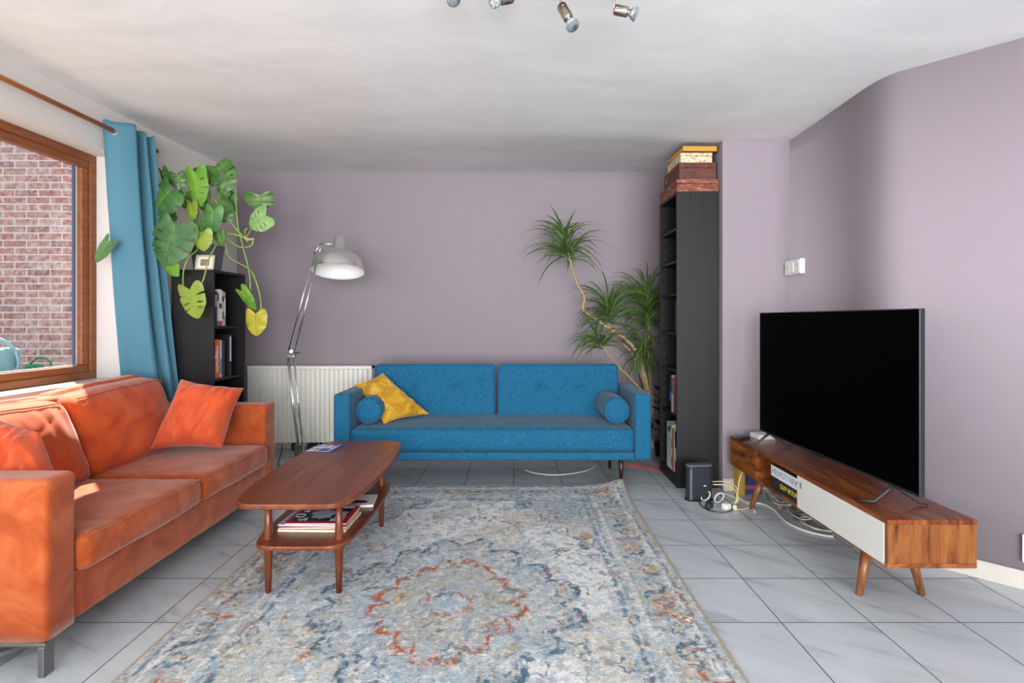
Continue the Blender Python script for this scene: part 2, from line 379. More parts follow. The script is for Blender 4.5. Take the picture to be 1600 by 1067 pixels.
tag(build('added_window', MB().box(-2.72, -2.68, -2.45, .25, WZ0, WZ0+.06).box(-2.72, -2.68, -2.45, .25, WZ1-.06, WZ1).box(-2.72, -2.68, -2.45, -2.39, WZ0+.06, WZ1-.06)
     .box(-2.72, -2.68, .19, .25, WZ0+.06, WZ1-.06), M_window, loc=(0, 0, 0)), 'unseen wooden window frame added in the left wall for the side fill light', 'window', kind='structure')  # made-up window out of view, surrounds the side fill light
# outside
tag(build('brick_building', MB().box(-11, -3.92, 4.6, 9, -.4, 3.25), M_brick, loc=(0, 0, 0)), 'mottled red brick house wall seen through the window', 'building')
struct('ground', MB().box(-14, -2.8, -8, 14, -.6, -.4), plain('8a8880', .9), 'paved ground outside the window', 'ground')
# watering can
wc = thing('watering_can', (-3.12, 3.13, .79), 'pale blue plastic watering can outside the window', 'watering can')
mb = MB(); c = Vector((-3.12, 3.13, .79))
mb.lathe([(0, 0), (.105, 0), (.112, .02), (.118, .13), (.122, .135), (.122, .142), (.119, .147), (.121, .152), (.118, .158), (.12, .17), (.108, .178), (.06, .184), (.058, .174), (.09, .168), (.1, .1), (0, .02)], c, 40)
M_can = plain('6f9fae', .35, var=.04)
build('can_body', mb, M_can, wc, smooth=True)
build('handle', MB().tube(spline([c+Vector(p) for p in ((-.085, -.03, .165), (-.06, -.03, .21), (0, -.02, .238), (.07, 0, .225), (.115, .02, .16), (.125, .03, .08), (.108, .02, .04))], 8), .0095, 12), M_can, wc, smooth=True)
wg = thing('small_watering_can', (-3.17, 3.42, .79), 'small green watering can handle behind the pale blue can', 'watering can')
c = Vector((-3.12, 3.42, .79)); M_gcan = plain('1d8a4a', .4)
build('can_body', MB().lathe([(0, 0), (.05, 0), (.052, .05), (.04, .062), (0, .062)], c+Vector((-.02, 0, 0)), 24), M_gcan, wg, smooth=True)
build('handle', MB().tube(spline([c+Vector(p) for p in ((-.05, 0, .058), (0, 0, .1), (.04, 0, .105), (.08, 0, .085), (.095, 0, .05), (.09, 0, .01))], 8), .006, 10), M_gcan, wg, smooth=True)

# ------------------------------------------------------------------ curtain and rod
tag(build('curtain_rod', MB().tube([(-2.39, .9, 2.268), (-2.39, 3.5, 2.268)], .0135, 16).tube([(-2.39, 3.47, 2.268), (-2.468, 3.47, 2.268)], .009, 10).tube([(-2.39, 1.0, 2.268), (-2.468, 1.0, 2.268)], .009, 10), M_rod, smooth=True),
    'thin brown wooden curtain rod above the window', 'curtain rod')
cu = thing('curtain', (-2.39, 3.3, .06), 'teal blue eyelet curtain gathered at the right of the window', 'curtain')
TP = [(-2.455, 3.12), (-2.42, 3.10), (-2.37, 3.12), (-2.32, 3.17), (-2.315, 3.20), (-2.37, 3.235), (-2.44, 3.25), (-2.45, 3.275), (-2.39, 3.295), (-2.33, 3.305), (-2.37, 3.335), (-2.43, 3.35), (-2.37, 3.375), (-2.325, 3.38), (-2.38, 3.41), (-2.42, 3.42)]
BP = [(-2.45, 3.305), (-2.42, 3.315), (-2.37, 3.29), (-2.30, 3.275), (-2.23, 3.275), (-2.19, 3.30), (-2.20, 3.34), (-2.18, 3.35), (-2.16, 3.32), (-2.14, 3.315), (-2.13, 3.345), (-2.135, 3.37), (-2.12, 3.36), (-2.11, 3.35), (-2.115, 3.37), (-2.11, 3.38)]
ts = spline([(a, b, 0) for a, b in TP], 8); bs = spline([(a, b, 0) for a, b in BP], 8)
def cfn(u, v):
    i = u*(len(ts)-1); k = min(int(i), len(ts)-2); f = i-k
    a = ts[k].lerp(ts[k+1], f); b = bs[k].lerp(bs[k+1], f)
    z = 2.325*(1-v)+.03*v; vv = min(1, v/.84); w = vv*.72+.28*vv*vv
    p = a.lerp(b, w)
    p.x += .006*noise.noise(Vector((u*4, v*6, 0)))*min(1, v*4); p.y += .006*noise.noise(Vector((u*4+9, v*5, 3)))*min(1, v*4)
    p.z = z+.006*math.sin(u*37)*(v < .02); p.x = max(p.x, -2.452); p.y = min(p.y, 3.385 if z < 1.5 and p.x > -2.25 else 9); return p
build('curtain_panel', MB().grid(cfn, 121, 70), M_curt, cu, smooth=True, solid=.0025)
for q, (ex, ey) in enumerate([(-2.385, 3.12), (-2.392, 3.265), (-2.39, 3.33)]):
    d = Vector((.75, -.35, 0)) if q == 0 else Vector((.5, -.9, 0))
    Mx = Vector((.45, -.89, 0)).to_track_quat('Z', 'Y').to_matrix()
    build('eyelet', MB().lathe([(.018, -.004), (.026, -.004), (.028, 0), (.026, .004), (.018, .004), (.018, -.004)], (ex, ey-.004, 2.268), 24, Mx), M_steel, cu, smooth=True)

# ------------------------------------------------------------------ orange sofa
so = thing('orange_sofa', (-1.92, 2.47, 0), 'orange velour two-seat sofa under the window', 'sofa')
SY0, SY1 = 1.665, 3.276; XF = -1.494; XB = -2.35; SB = .112
def lump(seed, amp, s=6): return lambda p: p+Vector((nz(p, s, seed), nz(p, s, seed+1), nz(p, s, seed+2)))*amp
build('frame', MB().rbox(XB+.02, XF-.012, SY0+.06, SY1-.06, SB, .285, .012, 10, lump(1, .004)), M_orange, so, smooth=True)
build('backrest', MB().rbox(XB, XB+.17, SY0+.01, SY1-.01, SB+.02, .775, .03, 10, lump(2, .005)), M_orange, so, smooth=True)
for k, (y0, y1) in enumerate(((SY0, SY0+.125), (SY1-.14, SY1))):
    lf_ = lump(3+k, .006, 5)
    build('armrest', MB().rbox(XB, XF, y0, y1, SB-.03, .632, .022, 10, lambda p: (lambda q: Vector((q.x, q.y, max(q.z, SB))))(lf_(p))), M_orange, so, smooth=True)
ysp = [SY0+.127, 2.475, SY1-.142]
def welt(pts, par, mat, r=.0035): return build('piping', MB().tube(pts, r, 6), mat, par, smooth=True)
for k in (0, 1):
    y0, y1 = ysp[k]+.002, ysp[k+1]-.002; x0, x1 = -2.19, -1.468
    def f(p, y0=y0, y1=y1, k=k):
        u = 2*(p.y-y0)/(y1-y0)-1; w = (p.x-x0)/(x1-x0); t = (p.z-.27)/.14
        c = (1-u**4)*(1-(2*w-1)**6)
        p = p.copy(); p.z += t*(.012*c-.008)*1; p.z += .006*nz(p, 7, 11+k)+.003*nz(p, 18, 14)*c
        p.x += .012*(1-u*u)*(w > .8)*(1-abs(2*t-1)*.5); return p
    cu_ = build('seat_cushion', MB().rbox(x0, x1, y0, y1, .275, .405, .035, 16, f), M_orange, so, smooth=True)
    pts = []
    for i in range(25):
        y = y0+.02+(y1-y0-.04)*i/24; q = f(Vector((x1-.01, y, .395))); pts.append(q+Vector((.002, 0, .004)))
    welt(pts, cu_, M_orange)
# back cushions
for k in (0, 1):
    y0, y1 = ysp[k]+.005, ysp[k+1]-.005; hz = .425
    def f(p, y0=y0, y1=y1, k=k):
        u = 2*(p.y-y0)/(y1-y0)-1; t = (p.z-.385)/hz; w = (p.x+2.20)/.21
        p = p.copy(); tt = min(1, max(0, t)); bul = (1-u**4)*(1-(2*tt-1)**4)
        p.x += .06*bul*(w > .5)-.155*t+.03
        p.z += (-.010*u*u+(.016*u if k else -.018-.006*u)+.004*nz((u*2, k, 0), 1, 9))*tt-.015*t*(w > .5)
        if w > .4:
            r = nz((p.y*.9, p.z*9+p.y*1.5, k), 1.0, 21+k)*.018*(1-t*.6)
            r += (1-min(1, abs(nz((p.y*7, p.z*1.2, k), 1.7, 71+k))*4))*-.010*max(0, t-.35)*1.6
            r += (1-min(1, abs(nz((p.y*1.6, p.z*6-p.y*2, k), 1.5, 51+k))*4))*-.013*(1.1-t)
            p.x += r*(1-u**8)
        p.y += .010*nz(p, 5, 41+k)
        return p
    bc = build('back_cushion', MB().rbox(-2.20, -1.99, y0, y1, .385, .385+hz, .05, 34, f), M_orange3, so, smooth=True)
    welt([f(Vector((-1.997, y0+.045+(y1-y0-.09)*i/30, .385+hz-.018)))+Vector((.003, 0, .004)) for i in range(31)], bc, M_orange3)
for y in (SY0, SY1-.14):
    yy = y+.0 if y < 2 else y+.09
    for xx in (XF-.024, XB+.05): build('leg', MB().box(xx, xx+.020, yy, yy+.04, 0, SB-.0135), M_steel, so, bevel=.002)
    build('leg_rail', MB().box(XB+.05, XF-.001, yy, yy+.12 if y < 2 else yy+.05, SB-.013, SB-.001), M_steel, so, bevel=.002)
# ---- throw pillows
def quad_pillow(corners, t, mat, seed, lab, pinch=.8, amp=1.):
    A, B, C, D = corners      # left-bottom, left-top, right-top, right-bottom
    nrm = (C-A).cross(B-D).normalized()
    if nrm.y > 0: nrm = -nrm
    cen = (A+B+C+D)/4
    def mk(s):
        def g(u, v):
            U, V = 2*u-1, 2*v-1
            p = A*(1-u)*(1-v)+B*u*(1-v)+C*u*v+D*(1-u)*v
            k = .16*(1-U*U)*abs(V)**2+.16*(1-V*V)*abs(U)**2
            p = p.lerp(cen, k*pinch)
            e = max(0, (1-abs(U)**3)*(1-abs(V)**3))**.6
            fold = nz((U*.8, V*2.6+U*.8, s), 1.1, seed)*.020+nz((U*1.2+V, V*5-U*1.5, 0), 1.0, seed+2)*.008
            fold -= (1-min(1, abs(nz((U*.6+V*.2, V*2.6-U*.6, 2), 1.0, seed+7))*4))*.012
            return p+nrm*(s*t/2*e+fold*amp*min(1, e*2.5)*s)
        return g
    mb = MB(); mb.grid(mk(1), 72, 72); mb.grid(mk(-1), 72, 72)
    bmesh.ops.remove_doubles(mb.bm, verts=mb.bm.verts, dist=.0006)
    return tag(build('throw_pillow', mb, mat, smooth=True), lab, 'pillow')
quad_pillow([pt(234, 702, 2.78), pt(282, 592, 2.98), pt(381, 606, 3.02), pt(347, 700, 2.86)], .22, M_orange2, 2, 'crumpled coral orange pillow leaning on the far arm of the orange sofa', .55, 1.2)
quad_pillow([Vector((-1.99, 1.85, .46)), Vector((-2.03, 2.02, .77)), Vector((-1.80, 1.98, .715)), Vector((-1.61, 1.86, .49))], .15, M_orange2, 6, 'coral orange pillow slumped by the near arm of the orange sofa', .2, 1.2)

# ------------------------------------------------------------------ blue sofa
bs_ = thing('blue_sofa', (-.15, 3.85, 0), 'blue woven three-seat sofa bed against the mauve wall', 'sofa')
XL, XR = -1.215, .918; YF = 3.50; ZB = .20
for s, (x0, x1) in enumerate(((XL, XL+.112), (XR-.112, XR))):
    build('armrest', MB().rbox(x0, x1, YF, 4.14, ZB, .645, .022, 8, lambda p: p+Vector((0, 0, .0 if p.y < 3.9 else -.0))), M_blue, bs_, smooth=True)
sx0, sx1 = XL+.114, XR-.114
build('base_rail', MB().rbox(sx0, sx1, YF+.006, 4.1, ZB, .252, .01, 8), M_blue, bs_, smooth=True)
def f(p):
    t = (p.z-.256)/.16; u = (p.x-sx0)/(sx1-sx0); p = p.copy()
    p.z += (.012*(1-(2*u-1)**6)*min(1, max(0, (p.y-YF)*5))+.003*nz(p, 5, 3))*(t > .5); p.y -= .012*math.sin(PI*min(1, max(0, t)))*(p.y < YF+.1)*(1-(2*u-1)**10); return p
build('seat', MB().rbox(sx0, sx1, YF+.004, 4.08, .256, .41, .03, 24, f), M_blue, bs_, smooth=True)
build('piping', MB().tube([(sx0+.01, YF-.004, .365), (sx1-.01, YF-.004, .365)], .003, 6), M_blue, bs_)
lean = lambda z: .16*(z-.41)
for k, (x0, x1, bx) in enumerate(((-1.075, -.148, (-.787, -.47)), (-.132, .80, (.19, .505)))):
    btn = [(x, .625) for x in bx]
    def f(p, btn=btn):
        p = p.copy(); t = (p.z-.40)/.4
        if p.y < 4.03:
            for (x, z) in btn:
                d2 = (p.x-x)**2+(p.z-z)**2; p.y += .024*math.exp(-d2/.0007)+.010*math.exp(-d2/.008)
        p.y += lean(p.z); return p
    b = build('backrest', MB().rbox(x0, x1, 3.97, 4.10, .40, .80, .025, 36, f), M_blue, bs_, smooth=True)
    for (x, z) in btn:
        build('button', MB().lathe([(0, .006), (.008, .005), (.012, .001), (.011, -.003), (0, -.004)], (x, 3.997+lean(z), z), 16, Matrix.Rotation(PI/2, 3, 'X')), M_blue, b, smooth=True)
M_dleg = plain('2e1a14', .35)
for x in (XL+.21, XR-.185):
    for y in (3.605, 4.03):
        build('leg', MB().tube([(x, y, .012 if y < 3.9 else 0), (x, y, ZB+.01)], [.011, .019], 16), M_dleg, bs_, smooth=True)
for x, nm, lb in ((-1.005, 'bolster', 'blue bolster cushion beside the left arm of the blue sofa'), (.705, 'bolster', 'blue bolster cushion beside the right arm of the blue sofa')):
    r = .092; c = Vector((x, 3.60, .41+.013+r)) 
    b = tag(build(nm, MB().lathe([(0, -.004), (.04, -.006), (r-.012, -.003), (r-.002, .008), (r, .03), (r, .38), (r-.01, .395), (0, .4)], c, 40, Matrix.Rotation(-PI/2, 3, 'X')), M_blue, smooth=True), lb, 'cushion', None)
    ring = [c+Vector((math.cos(a)*(r-.008), -.002, math.sin(a)*(r-.008))) for a in [2*PI*i/40 for i in range(41)]]
    build('piping', MB().tube(ring, .0028, 6, cap=False), M_blue, b, smooth=True)
# mustard pillow: corners in the photo (555,602) (597,585) (668,645) (601,662)
quad_pillow([pt(553, 600, 3.86), pt(598, 582, 3.93), pt(672, 647, 3.85), pt(600, 663, 3.64)], .15, M_must, 4, 'mustard yellow velvet pillow slumped on the left end of the blue sofa')

# ------------------------------------------------------------------ radiator
ra = thing('radiator', (-1.76, 4.58, .09), 'white ribbed panel radiator on the mauve wall behind the lamp', 'radiator')
x0, x1 = -2.30, -1.228; z0, z1 = .085, .745
mb = MB(); nR = 25; w = (x1-x0-.05)/nR; out = []
for i in range(nR):
    a = x0+.025+i*w; out += [(a, 4.524), (a+w*.18, 4.50), (a+w*.60, 4.50), (a+w*.78, 4.524)]
out += [(x1-.025, 4.524), (x1-.025, 4.535), (x0+.025, 4.535)]
mb.prism(out, z0, z1-.03)
build('panel', mb, M_rad, ra, bevel=0)
build('side_cover', MB().box(x0, x0+.025, 4.505, 4.60, z0+.01, z1), M_rad, ra, bevel=.004); build('side_cover', MB().box(x1-.025, x1, 4.505, 4.60, z0+.01, z1), M_rad, ra, bevel=.004)
build('top_grille', MB().box(x0, x1, 4.50, 4.60, z1-.028, z1), M_rad, ra, bevel=.004)
build('back_panel', MB().box(x0+.02, x1-.02, 4.56, 4.60, z0+.02, z1-.05), M_rad, ra)
for q in (x0+.22, x1-.22): build('wall_bracket', MB().box(q-.02, q+.02, 4.60, 4.66, .15, .6), M_rad, ra)
for q in (.15, .2): build('pipe', MB().tube([(x1-q, 4.58, .0), (x1-q, 4.58, .12)], .008, 10), M_rad, ra)
tag(build('black_cable', MB().tube(spline([pt(441, 695, 4.45), pt(440, 705, 4.4), Vector((-1.93, 4.3, .005)), Vector((-1.86, 4.12, .005)), Vector((-1.75, 3.95, .005))], 8), .004, 8), M_blackp, smooth=True), 'thin black cable hanging below the radiator', 'cable')
tag(build('floor_box', MB().box(-1.95, -1.40, 4.57, 4.64, .001, .06), plain('2a2321', .7), loc=None), 'low dark strip on the floor below the radiator', 'strip')

# ------------------------------------------------------------------ floor lamp
LY = 3.85
M_satin = plain('eeeded', .2, .95, .02)
la = thing('floor_lamp', (pt(468, 700, LY).x, LY, 0), 'chrome spring-arm floor lamp between the radiator and blue sofa', 'lamp')
bx = pt(468, 700, LY).x
build('base', MB().lathe([(0, 0), (.13, 0), (.135, .008), (.12, .02), (.03, .03), (.012, .045), (.012, .14), (0, .14)], (bx, LY, 0), 40), M_steel, la, smooth=True)
P = lambda x, y, dy=0: pt(x, y, LY+dy)
def rod(nm, a, b, r=.006, m=M_chrome, par=la): return build(nm, MB().tube([a, b], r, 10), m, par, smooth=True)
rod('lower_arm', P(466, 706, -.012), P(449, 556, -.012)); rod('lower_arm', P(473, 698, -.012), P(459, 556, -.012))
rod('lower_arm', P(468, 706, .02), P(451, 556, .02), .005); 
rod('upper_arm', P(451, 548, -.012), P(491, 396, -.012), .0055); rod('upper_arm', P(460, 551, -.012), P(497, 400, -.012), .0055)
def spring(a, b, r, turns, w=.0016):
    d = b-a; t = d.normalized(); u = t.orthogonal().normalized(); v = t.cross(u)
    return MB().tube([a+d*(i/(turns*8))+(u*math.cos(i*PI/4)+v*math.sin(i*PI/4))*r for i in range(turns*8+1)], w, 5)
build('spring', spring(P(455, 628, -.03), P(472, 690, -.03), .006, 34), M_chrome, la, smooth=True)
build('spring', spring(P(460, 628, .02), P(477, 690, .02), .006, 34), M_chrome, la, smooth=True)
build('spring', spring(P(457, 530, -.028), P(478, 472, -.028), .004, 24, .0013), M_chrome, la, smooth=True)
build('joint', MB().box(*(P(462, 0).x, P(478, 0).x), LY-.03, LY+.035, P(0, 712).z, P(0, 694).z), M_steel, la, bevel=.004)
build('joint', MB().tube([P(455, 549, -.03), P(455, 549, .035)], .015, 20).box(P(449, 0).x, P(461, 0).x, LY-.018, LY+.025, P(0, 559).z, P(0, 553).z), M_steel, la, bevel=.003)
build('tension_knob', MB().tube([P(459, 551, -.02), P(472, 551, -.06)], [.004, .006], 10), M_steel, la, smooth=True)
rod('head_arm', P(490, 398), P(501, 381), .005); rod('head_arm', P(497, 400), P(503, 382), .005); rod('head_arm', P(500, 381), P(520, 381), .005)
for q in ((501, 382), (492, 398)): build('joint', MB().tube([P(*q, -.02), P(*q, .02)], .009, 14), M_steel, la, smooth=True)
hd = P(528, 424); R = 40*LY/F
Mt = Matrix.Rotation(math.radians(-14), 3, 'X') @ Matrix.Rotation(math.radians(-2), 3, 'Y')
prof = [(R, 0), (R*.985, .03), (R*.92, .07), (R*.80, .105), (R*.60, .135), (R*.42, .150), (.055, .158)]
shade = build('lamp_shade', MB().lathe([(.048, .15), (.055, .158)][::-1] + [] if 0 else prof, hd, 56, Mt), M_satin, la, smooth=True)
pin = [(r*.985, z*.97) for r, z in prof]+[(0, .153)]
build('shade_lining', MB().lathe([(R, 0)]+pin, hd, 56, Mt), plain('e8e6e4', .5, var=.01), shade, smooth=True)
build('shade_collar', MB().lathe([(.056, .157), (.054, .165), (.048, .17), (.036, .262), (.034, .268), (0, .268)], hd, 32, Mt), M_satin, shade, smooth=True)
build('light_bulb', MB().lathe([(0, .055), (.02, .06), (.03, .078), (.028, .098), (.015, .118), (.014, .15)], hd, 24, Mt), plain('f0efec', .2, var=.01), shade, smooth=True)

# ------------------------------------------------------------------ rug
def rug():
    X0, X1, Y0, Y1 = -1.26, .732, .55, 3.555; nx, ny = 500, 640
    yv0 = 1.35
    xs = np.linspace(X0, X1, nx); ys = np.concatenate([np.linspace(Y0, yv0, 20, endpoint=False), np.linspace(yv0, Y1, ny)])
    Xg, Yg = np.meshgrid(xs, ys, indexing='ij'); rng = np.random.RandomState(3)
    cx, cy = -.264, 2.085
    def vn(x, y, s, seed):
        r = np.random.RandomState(seed); G = r.rand(256, 256); a = x*s+37.3; b = y*s+11.7
        i = np.floor(a).astype(int); j = np.floor(b).astype(int); fx = a-i; fy = b-j; fx = fx*fx*(3-2*fx); fy = fy*fy*(3-2*fy)
        g = lambda p, q: G[p % 256, q % 256]
        return (g(i, j)*(1-fx)+g(i+1, j)*fx)*(1-fy)+(g(i, j+1)*(1-fx)+g(i+1, j+1)*fx)*fy
    def fb(x, y, s, seed, o=4): return sum(vn(x, y, s*2**k, seed+k)*.5**k for k in range(o))/sum(.5**k for k in range(o))
    dx = Xg-cx; dy = Yg-cy
    wx = dx+(fb(Xg, Yg, 14, 50, 3)-.5)*.05; wy = dy+(fb(Xg, Yg, 14, 60, 3)-.5)*.05
    # step the shapes like a woven grid
    q = .012; sx = np.round(wx/q)*q; sy = np.round(wy/q)*q
    ivory = np.array(srgb('d6d6d4')); grey = np.array(srgb('a3a6a6')); tan = np.array(srgb('ab9f88')); blue = np.array(srgb('7c92a2')); dblue = np.array(srgb('3f5f75')); lb = np.array(srgb('9eb0bc'))
    rust = np.array(srgb('a65f3c')); gold = np.array(srgb('b19a5e')); slate = np.array(srgb('5f6e79'))
    C = np.zeros(Xg.shape+(3,)); C[:] = ivory
    def put(mask, col, a=1.0):
        m = np.clip(mask, 0, 1)[..., None]*a; C[:] = C*(1-m)+col*m
    def sm(x, e): return np.clip(.5+x/e, 0, 1)
    th = np.arctan2(sy, sx); R_ = np.hypot(sx, sy)
    d = np.abs(sx)/.56+np.abs(sy)/.86
    # large field blotches
    put(sm(fb(Xg, Yg, 3, 1)-.52, .15), lb, .5); put(sm(fb(Xg, Yg, 2.4, 8)-.56, .1), tan, .45); put(sm(fb(Xg, Yg, 4, 12)-.58, .08), grey, .55)
    # scalloped medallions
    def scal(rx, ry, n, amp, ph=0):
        t = np.arctan2(sy/ry, sx/rx); r = np.hypot(sx/rx, sy/ry); return r-(1+amp*np.abs(np.sin(n*t/2+ph))-amp*.5+.06*np.cos(4*t))
    m3 = scal(.78, 1.12, 16, .10); m2 = scal(.47, .54, 16, .16); m1 = scal(.27, .325, 16, .16); m0 = scal(.08, .08, 8, .2)
    sp = fb(Xg, Yg, 38, 20, 3); sp2 = fb(Xg, Yg, 38, 30, 3); sp3 = fb(Xg, Yg, 22, 33, 3)
    put((m2 < 0)*1., grey, .72); put((m2 < 0)*sm(fb(Xg, Yg, 6, 71)-.54, .1), lb, .5)
    put((m1 < 0)*1., tan*.55+grey*.45, .75)
    def line(m, w): return sm(w-np.abs(m), w*.5)
    put(line(m2, .034)*sm(sp3-.28, .1), dblue, .95); put(line(m2+.09, .012)*sm(sp-.45, .1), slate, .8)
    put(line(m1, .055)*sm(sp3-.24, .1), rust, 1)
    put(line(m0, .15)*sm(sp-.38, .1), rust, .7); put((m0 < -.15)*1., lb, .7)
    # corner spandrels
    ax = np.abs(sx); ay = np.abs(sy)
    inner = (ax < .70) & (ay < 1.20)
    crn = ((ax/.70)**1.2+(ay/1.20)**1.2) - 1.28-.06*np.sin(ax*40)-.05*np.sin(ay*34)
    put(inner*(crn > 0)*1., grey*.5+tan*.5, .55); put(inner*(crn > 0)*sm(fb(Xg, Yg, 5, 81)-.5, .1), blue, .5)
    put(inner*line(crn, .022)*sm(sp3-.36, .1), dblue, .9)
    # gold stepped brackets
    bw = np.abs(np.maximum(np.abs(ax-.50)/.13, np.abs(ay-.62)/.07)-1)
    put(sm(.16-bw, .08)*sm(sp-.4, .1)*(ax > .4), gold, .7)
    # border
    bd = np.minimum(.996-np.abs(dx), 1.50-np.abs(dy))+(fb(Xg, Yg, 20, 90, 2)-.5)*.006
    put(((bd < .27))*1., grey, .45); put((bd < .23)*sm(fb(Xg, Yg, 5, 95)-.5, .12), lb*.35+grey*.65, .8); put((bd < .23)*sm(fb(Xg, Yg, 3.5, 195)-.50, .1), tan, .6)
    for b_, w_, c_ in ((.27, .008, blue), (.30, .012, dblue), (.235, .01, ivory), (.05, .008, slate), (.075, .014, ivory)):
        put(sm(w_-np.abs(bd-b_), w_)*sm(sp-.42, .12), c_, .85)
    # rosettes scattered on a jittered lattice
    r = np.random.RandomState(5)
    def ros(x, y, s, c1, c2):
        a = (Xg-x)+(sp3-.5)*.02; b = (Yg-y)+(sp-.5)*.02; rr = np.hypot(a, b)/s; tt = np.arctan2(b, a); k = rr-(1+.28*np.cos(5*tt+x*9))
        put(line(k, .22)*sm(sp-.40, .1), c1, .85); put(line(rr-.35, .2)*sm(sp2-.4, .1), c2, .85)
    def dash(x, y, L, w, ang, c_):
        ca, sa = math.cos(ang), math.sin(ang); a = (Xg-x)*ca+(Yg-y)*sa; b = -(Xg-x)*sa+(Yg-y)*ca
        b = b+.012*np.sin(a*60)+(sp3-.5)*.025; put(sm(w-np.abs(b), w*.6)*sm(L-np.abs(a), .02)*sm(sp-.36, .08), c_, .95)
    for i in range(9):
        for j in range(13):
            x = X0+.12+i*.22+r.uniform(-.05, .05); y = 1.15+j*.2+r.uniform(-.05, .05)
            c1 = [rust, dblue, slate, gold, rust][r.randint(5)]; c2 = [gold, rust, blue, ivory][r.randint(4)]
            ros(x, y, r.uniform(.022, .042), c1, c2)
    for j in range(14):                                     # rust motifs in the side borders
        for sgn in (-1, 1):
            y = 1.30+j*.175; dash(cx+sgn*.86+r.uniform(-.02, .02), y, .07, .014, (1 if j % 2 else -1)*.6+(0 if j % 4 else .5), rust if j % 2 == 0 else dblue)
            ros(cx+sgn*.86, y+.09, .03, [slate, rust, dblue][j % 3], gold)
    for i in range(11):
        x = X0+.12+i*.175; dash(x, 3.44, .045, .013, (1 if i % 2 else -1)*.6, rust if i % 2 == 0 else dblue); ros(x+.085, 3.43, .026, slate, rust)
    for i in range(260):
        x = r.uniform(X0+.05, X1-.05); y = r.uniform(1.4, 3.5); dash(x, y, r.uniform(.012, .04), r.uniform(.003, .006), r.uniform(0, PI), [dblue, slate, blue, blue, slate, gold, rust][r.randint(7)])
    # speckles
    put(sm(sp-.66, .05), blue, .5); put(sm(sp2-.67, .05), slate, .5); put(sm(fb(Xg, Yg, 60, 44, 2)-.62, .06), ivory*1.1, .4)
    put(sm(fb(Xg, Yg, 30, 147, 3)-.60, .05), lb, .5)
    fine = rng.rand(*Xg.shape); C *= (.80+.40*fine)[..., None]*(.90+.2*fb(Xg, Yg, 50, 301, 2))[..., None]
    C[(bd < .012)] = np.array(srgb('a89c88'))
    # geometry
    Z = .011+.0025*fine; Z[(bd < .012)] = .009
    cr = np.clip(1-np.hypot((X1-Xg), (Y1-Yg))/.33, 0, 1); Z = Z+.05*cr**2+.004*np.clip(1-(Y1-Yg)/.2, 0, 1)*np.clip((Xg-.1)/.5, 0, 1)
    n0, n1 = Xg.shape; V = np.stack([Xg, Yg, Z], -1).reshape(-1, 3)
    low = V.copy(); low[:, 2] = np.maximum(low[:, 2]-.010, .001)
    I = np.arange(n0*n1).reshape(n0, n1); top = np.stack([I[:-1, :-1], I[1:, :-1], I[1:, 1:], I[:-1, 1:]], -1).reshape(-1, 4)
    # rim skirt only (underside is a plain quad strip)
    loop = np.concatenate([I[:, 0], I[-1, 1:], I[::-1, -1][1:], I[0, ::-1][1:-1]]); nb = len(V); sk = low[loop]
    idx = np.arange(len(loop)); nxt = (idx+1) % len(loop)
    skf = np.stack([loop[nxt], loop[idx], nb+idx, nb+nxt], -1)
    Vall = np.concatenate([V, sk]); Fall = np.concatenate([top, skf])
    base = np.array([cx, cy, .001]); me = bpy.data.meshes.new('rug')
    me.vertices.add(len(Vall)); me.vertices.foreach_set('co', (Vall-base).ravel())
    me.loops.add(Fall.size); me.loops.foreach_set('vertex_index', Fall.ravel().astype(np.int32))
    me.polygons.add(len(Fall)); me.polygons.foreach_set('loop_start', np.arange(0, Fall.size, 4, dtype=np.int32)); me.polygons.foreach_set('loop_total', np.full(len(Fall), 4, dtype=np.int32))
    me.update(); me.validate()
    at = me.color_attributes.new('pattern', 'FLOAT_COLOR', 'POINT')
    CC = np.ones((len(Vall), 4)); CC[:nb, :3] = C.reshape(-1, 3); CC[nb:, :3] = srgb('a89c88'); at.data.foreach_set('color', CC.ravel())
    n = N('woven_rug'); a = n.n('VertexColor'); a.layer_name = 'pattern'
    n.bump(n.noise(n.coord(), 260, 3), .7, .004)
    me.materials.append(n.fin(a.outputs[0], .95, 0, .1, .1))
    o = bpy.data.objects.new('rug', me); COL.objects.link(o); o.location = base
    tag(o, 'faded blue, ivory and rust patterned oriental rug on the tiles', 'rug')
rug()

# ------------------------------------------------------------------ coffee table
tb = thing('coffee_table', (-.885, 2.55, .012), 'low teak coffee table with magazine shelf beside the orange sofa', 'table')
def super_out(cx, cy, hx, hy, p, n=72, bow=0):
    o = []
    for k in range(n):
        a = 2*PI*k/n; c, s = math.cos(a), math.sin(a)
        x = math.copysign(abs(c)**(2/p), c); y = math.copysign(abs(s)**(2/p), s); o.append((cx+hx*x*(1-bow*y*y), cy+hy*y))
    return o
TT = .42
build('table_top', MB().prism(super_out(-.892, 2.585, .272, .542, 9, 144, .17), TT-.022, TT), M_table, tb, bevel=.005)
build('lower_shelf', MB().prism(super_out(-.872, 2.515, .212, .432, 7, 120, .10), .238-.018, .238), M_table, tb, bevel=.005)
for x in (-1.02, -.727):
    for y in (2.169, 2.86):
        build('leg', MB().tube([(x, y, .012), (x, y, .215), (x, y, .238), (x, y, .29), (x, y, TT-.021)], [.0115, .0185, .0185, .0155, .0115], 20), M_tableleg, tb, smooth=True)
        build('leg_collar', MB().lathe([(.018, .001), (.025, .001), (.02, .006), (.017, .006)], (x, y, .238), 20), M_tableleg, tb, smooth=True)
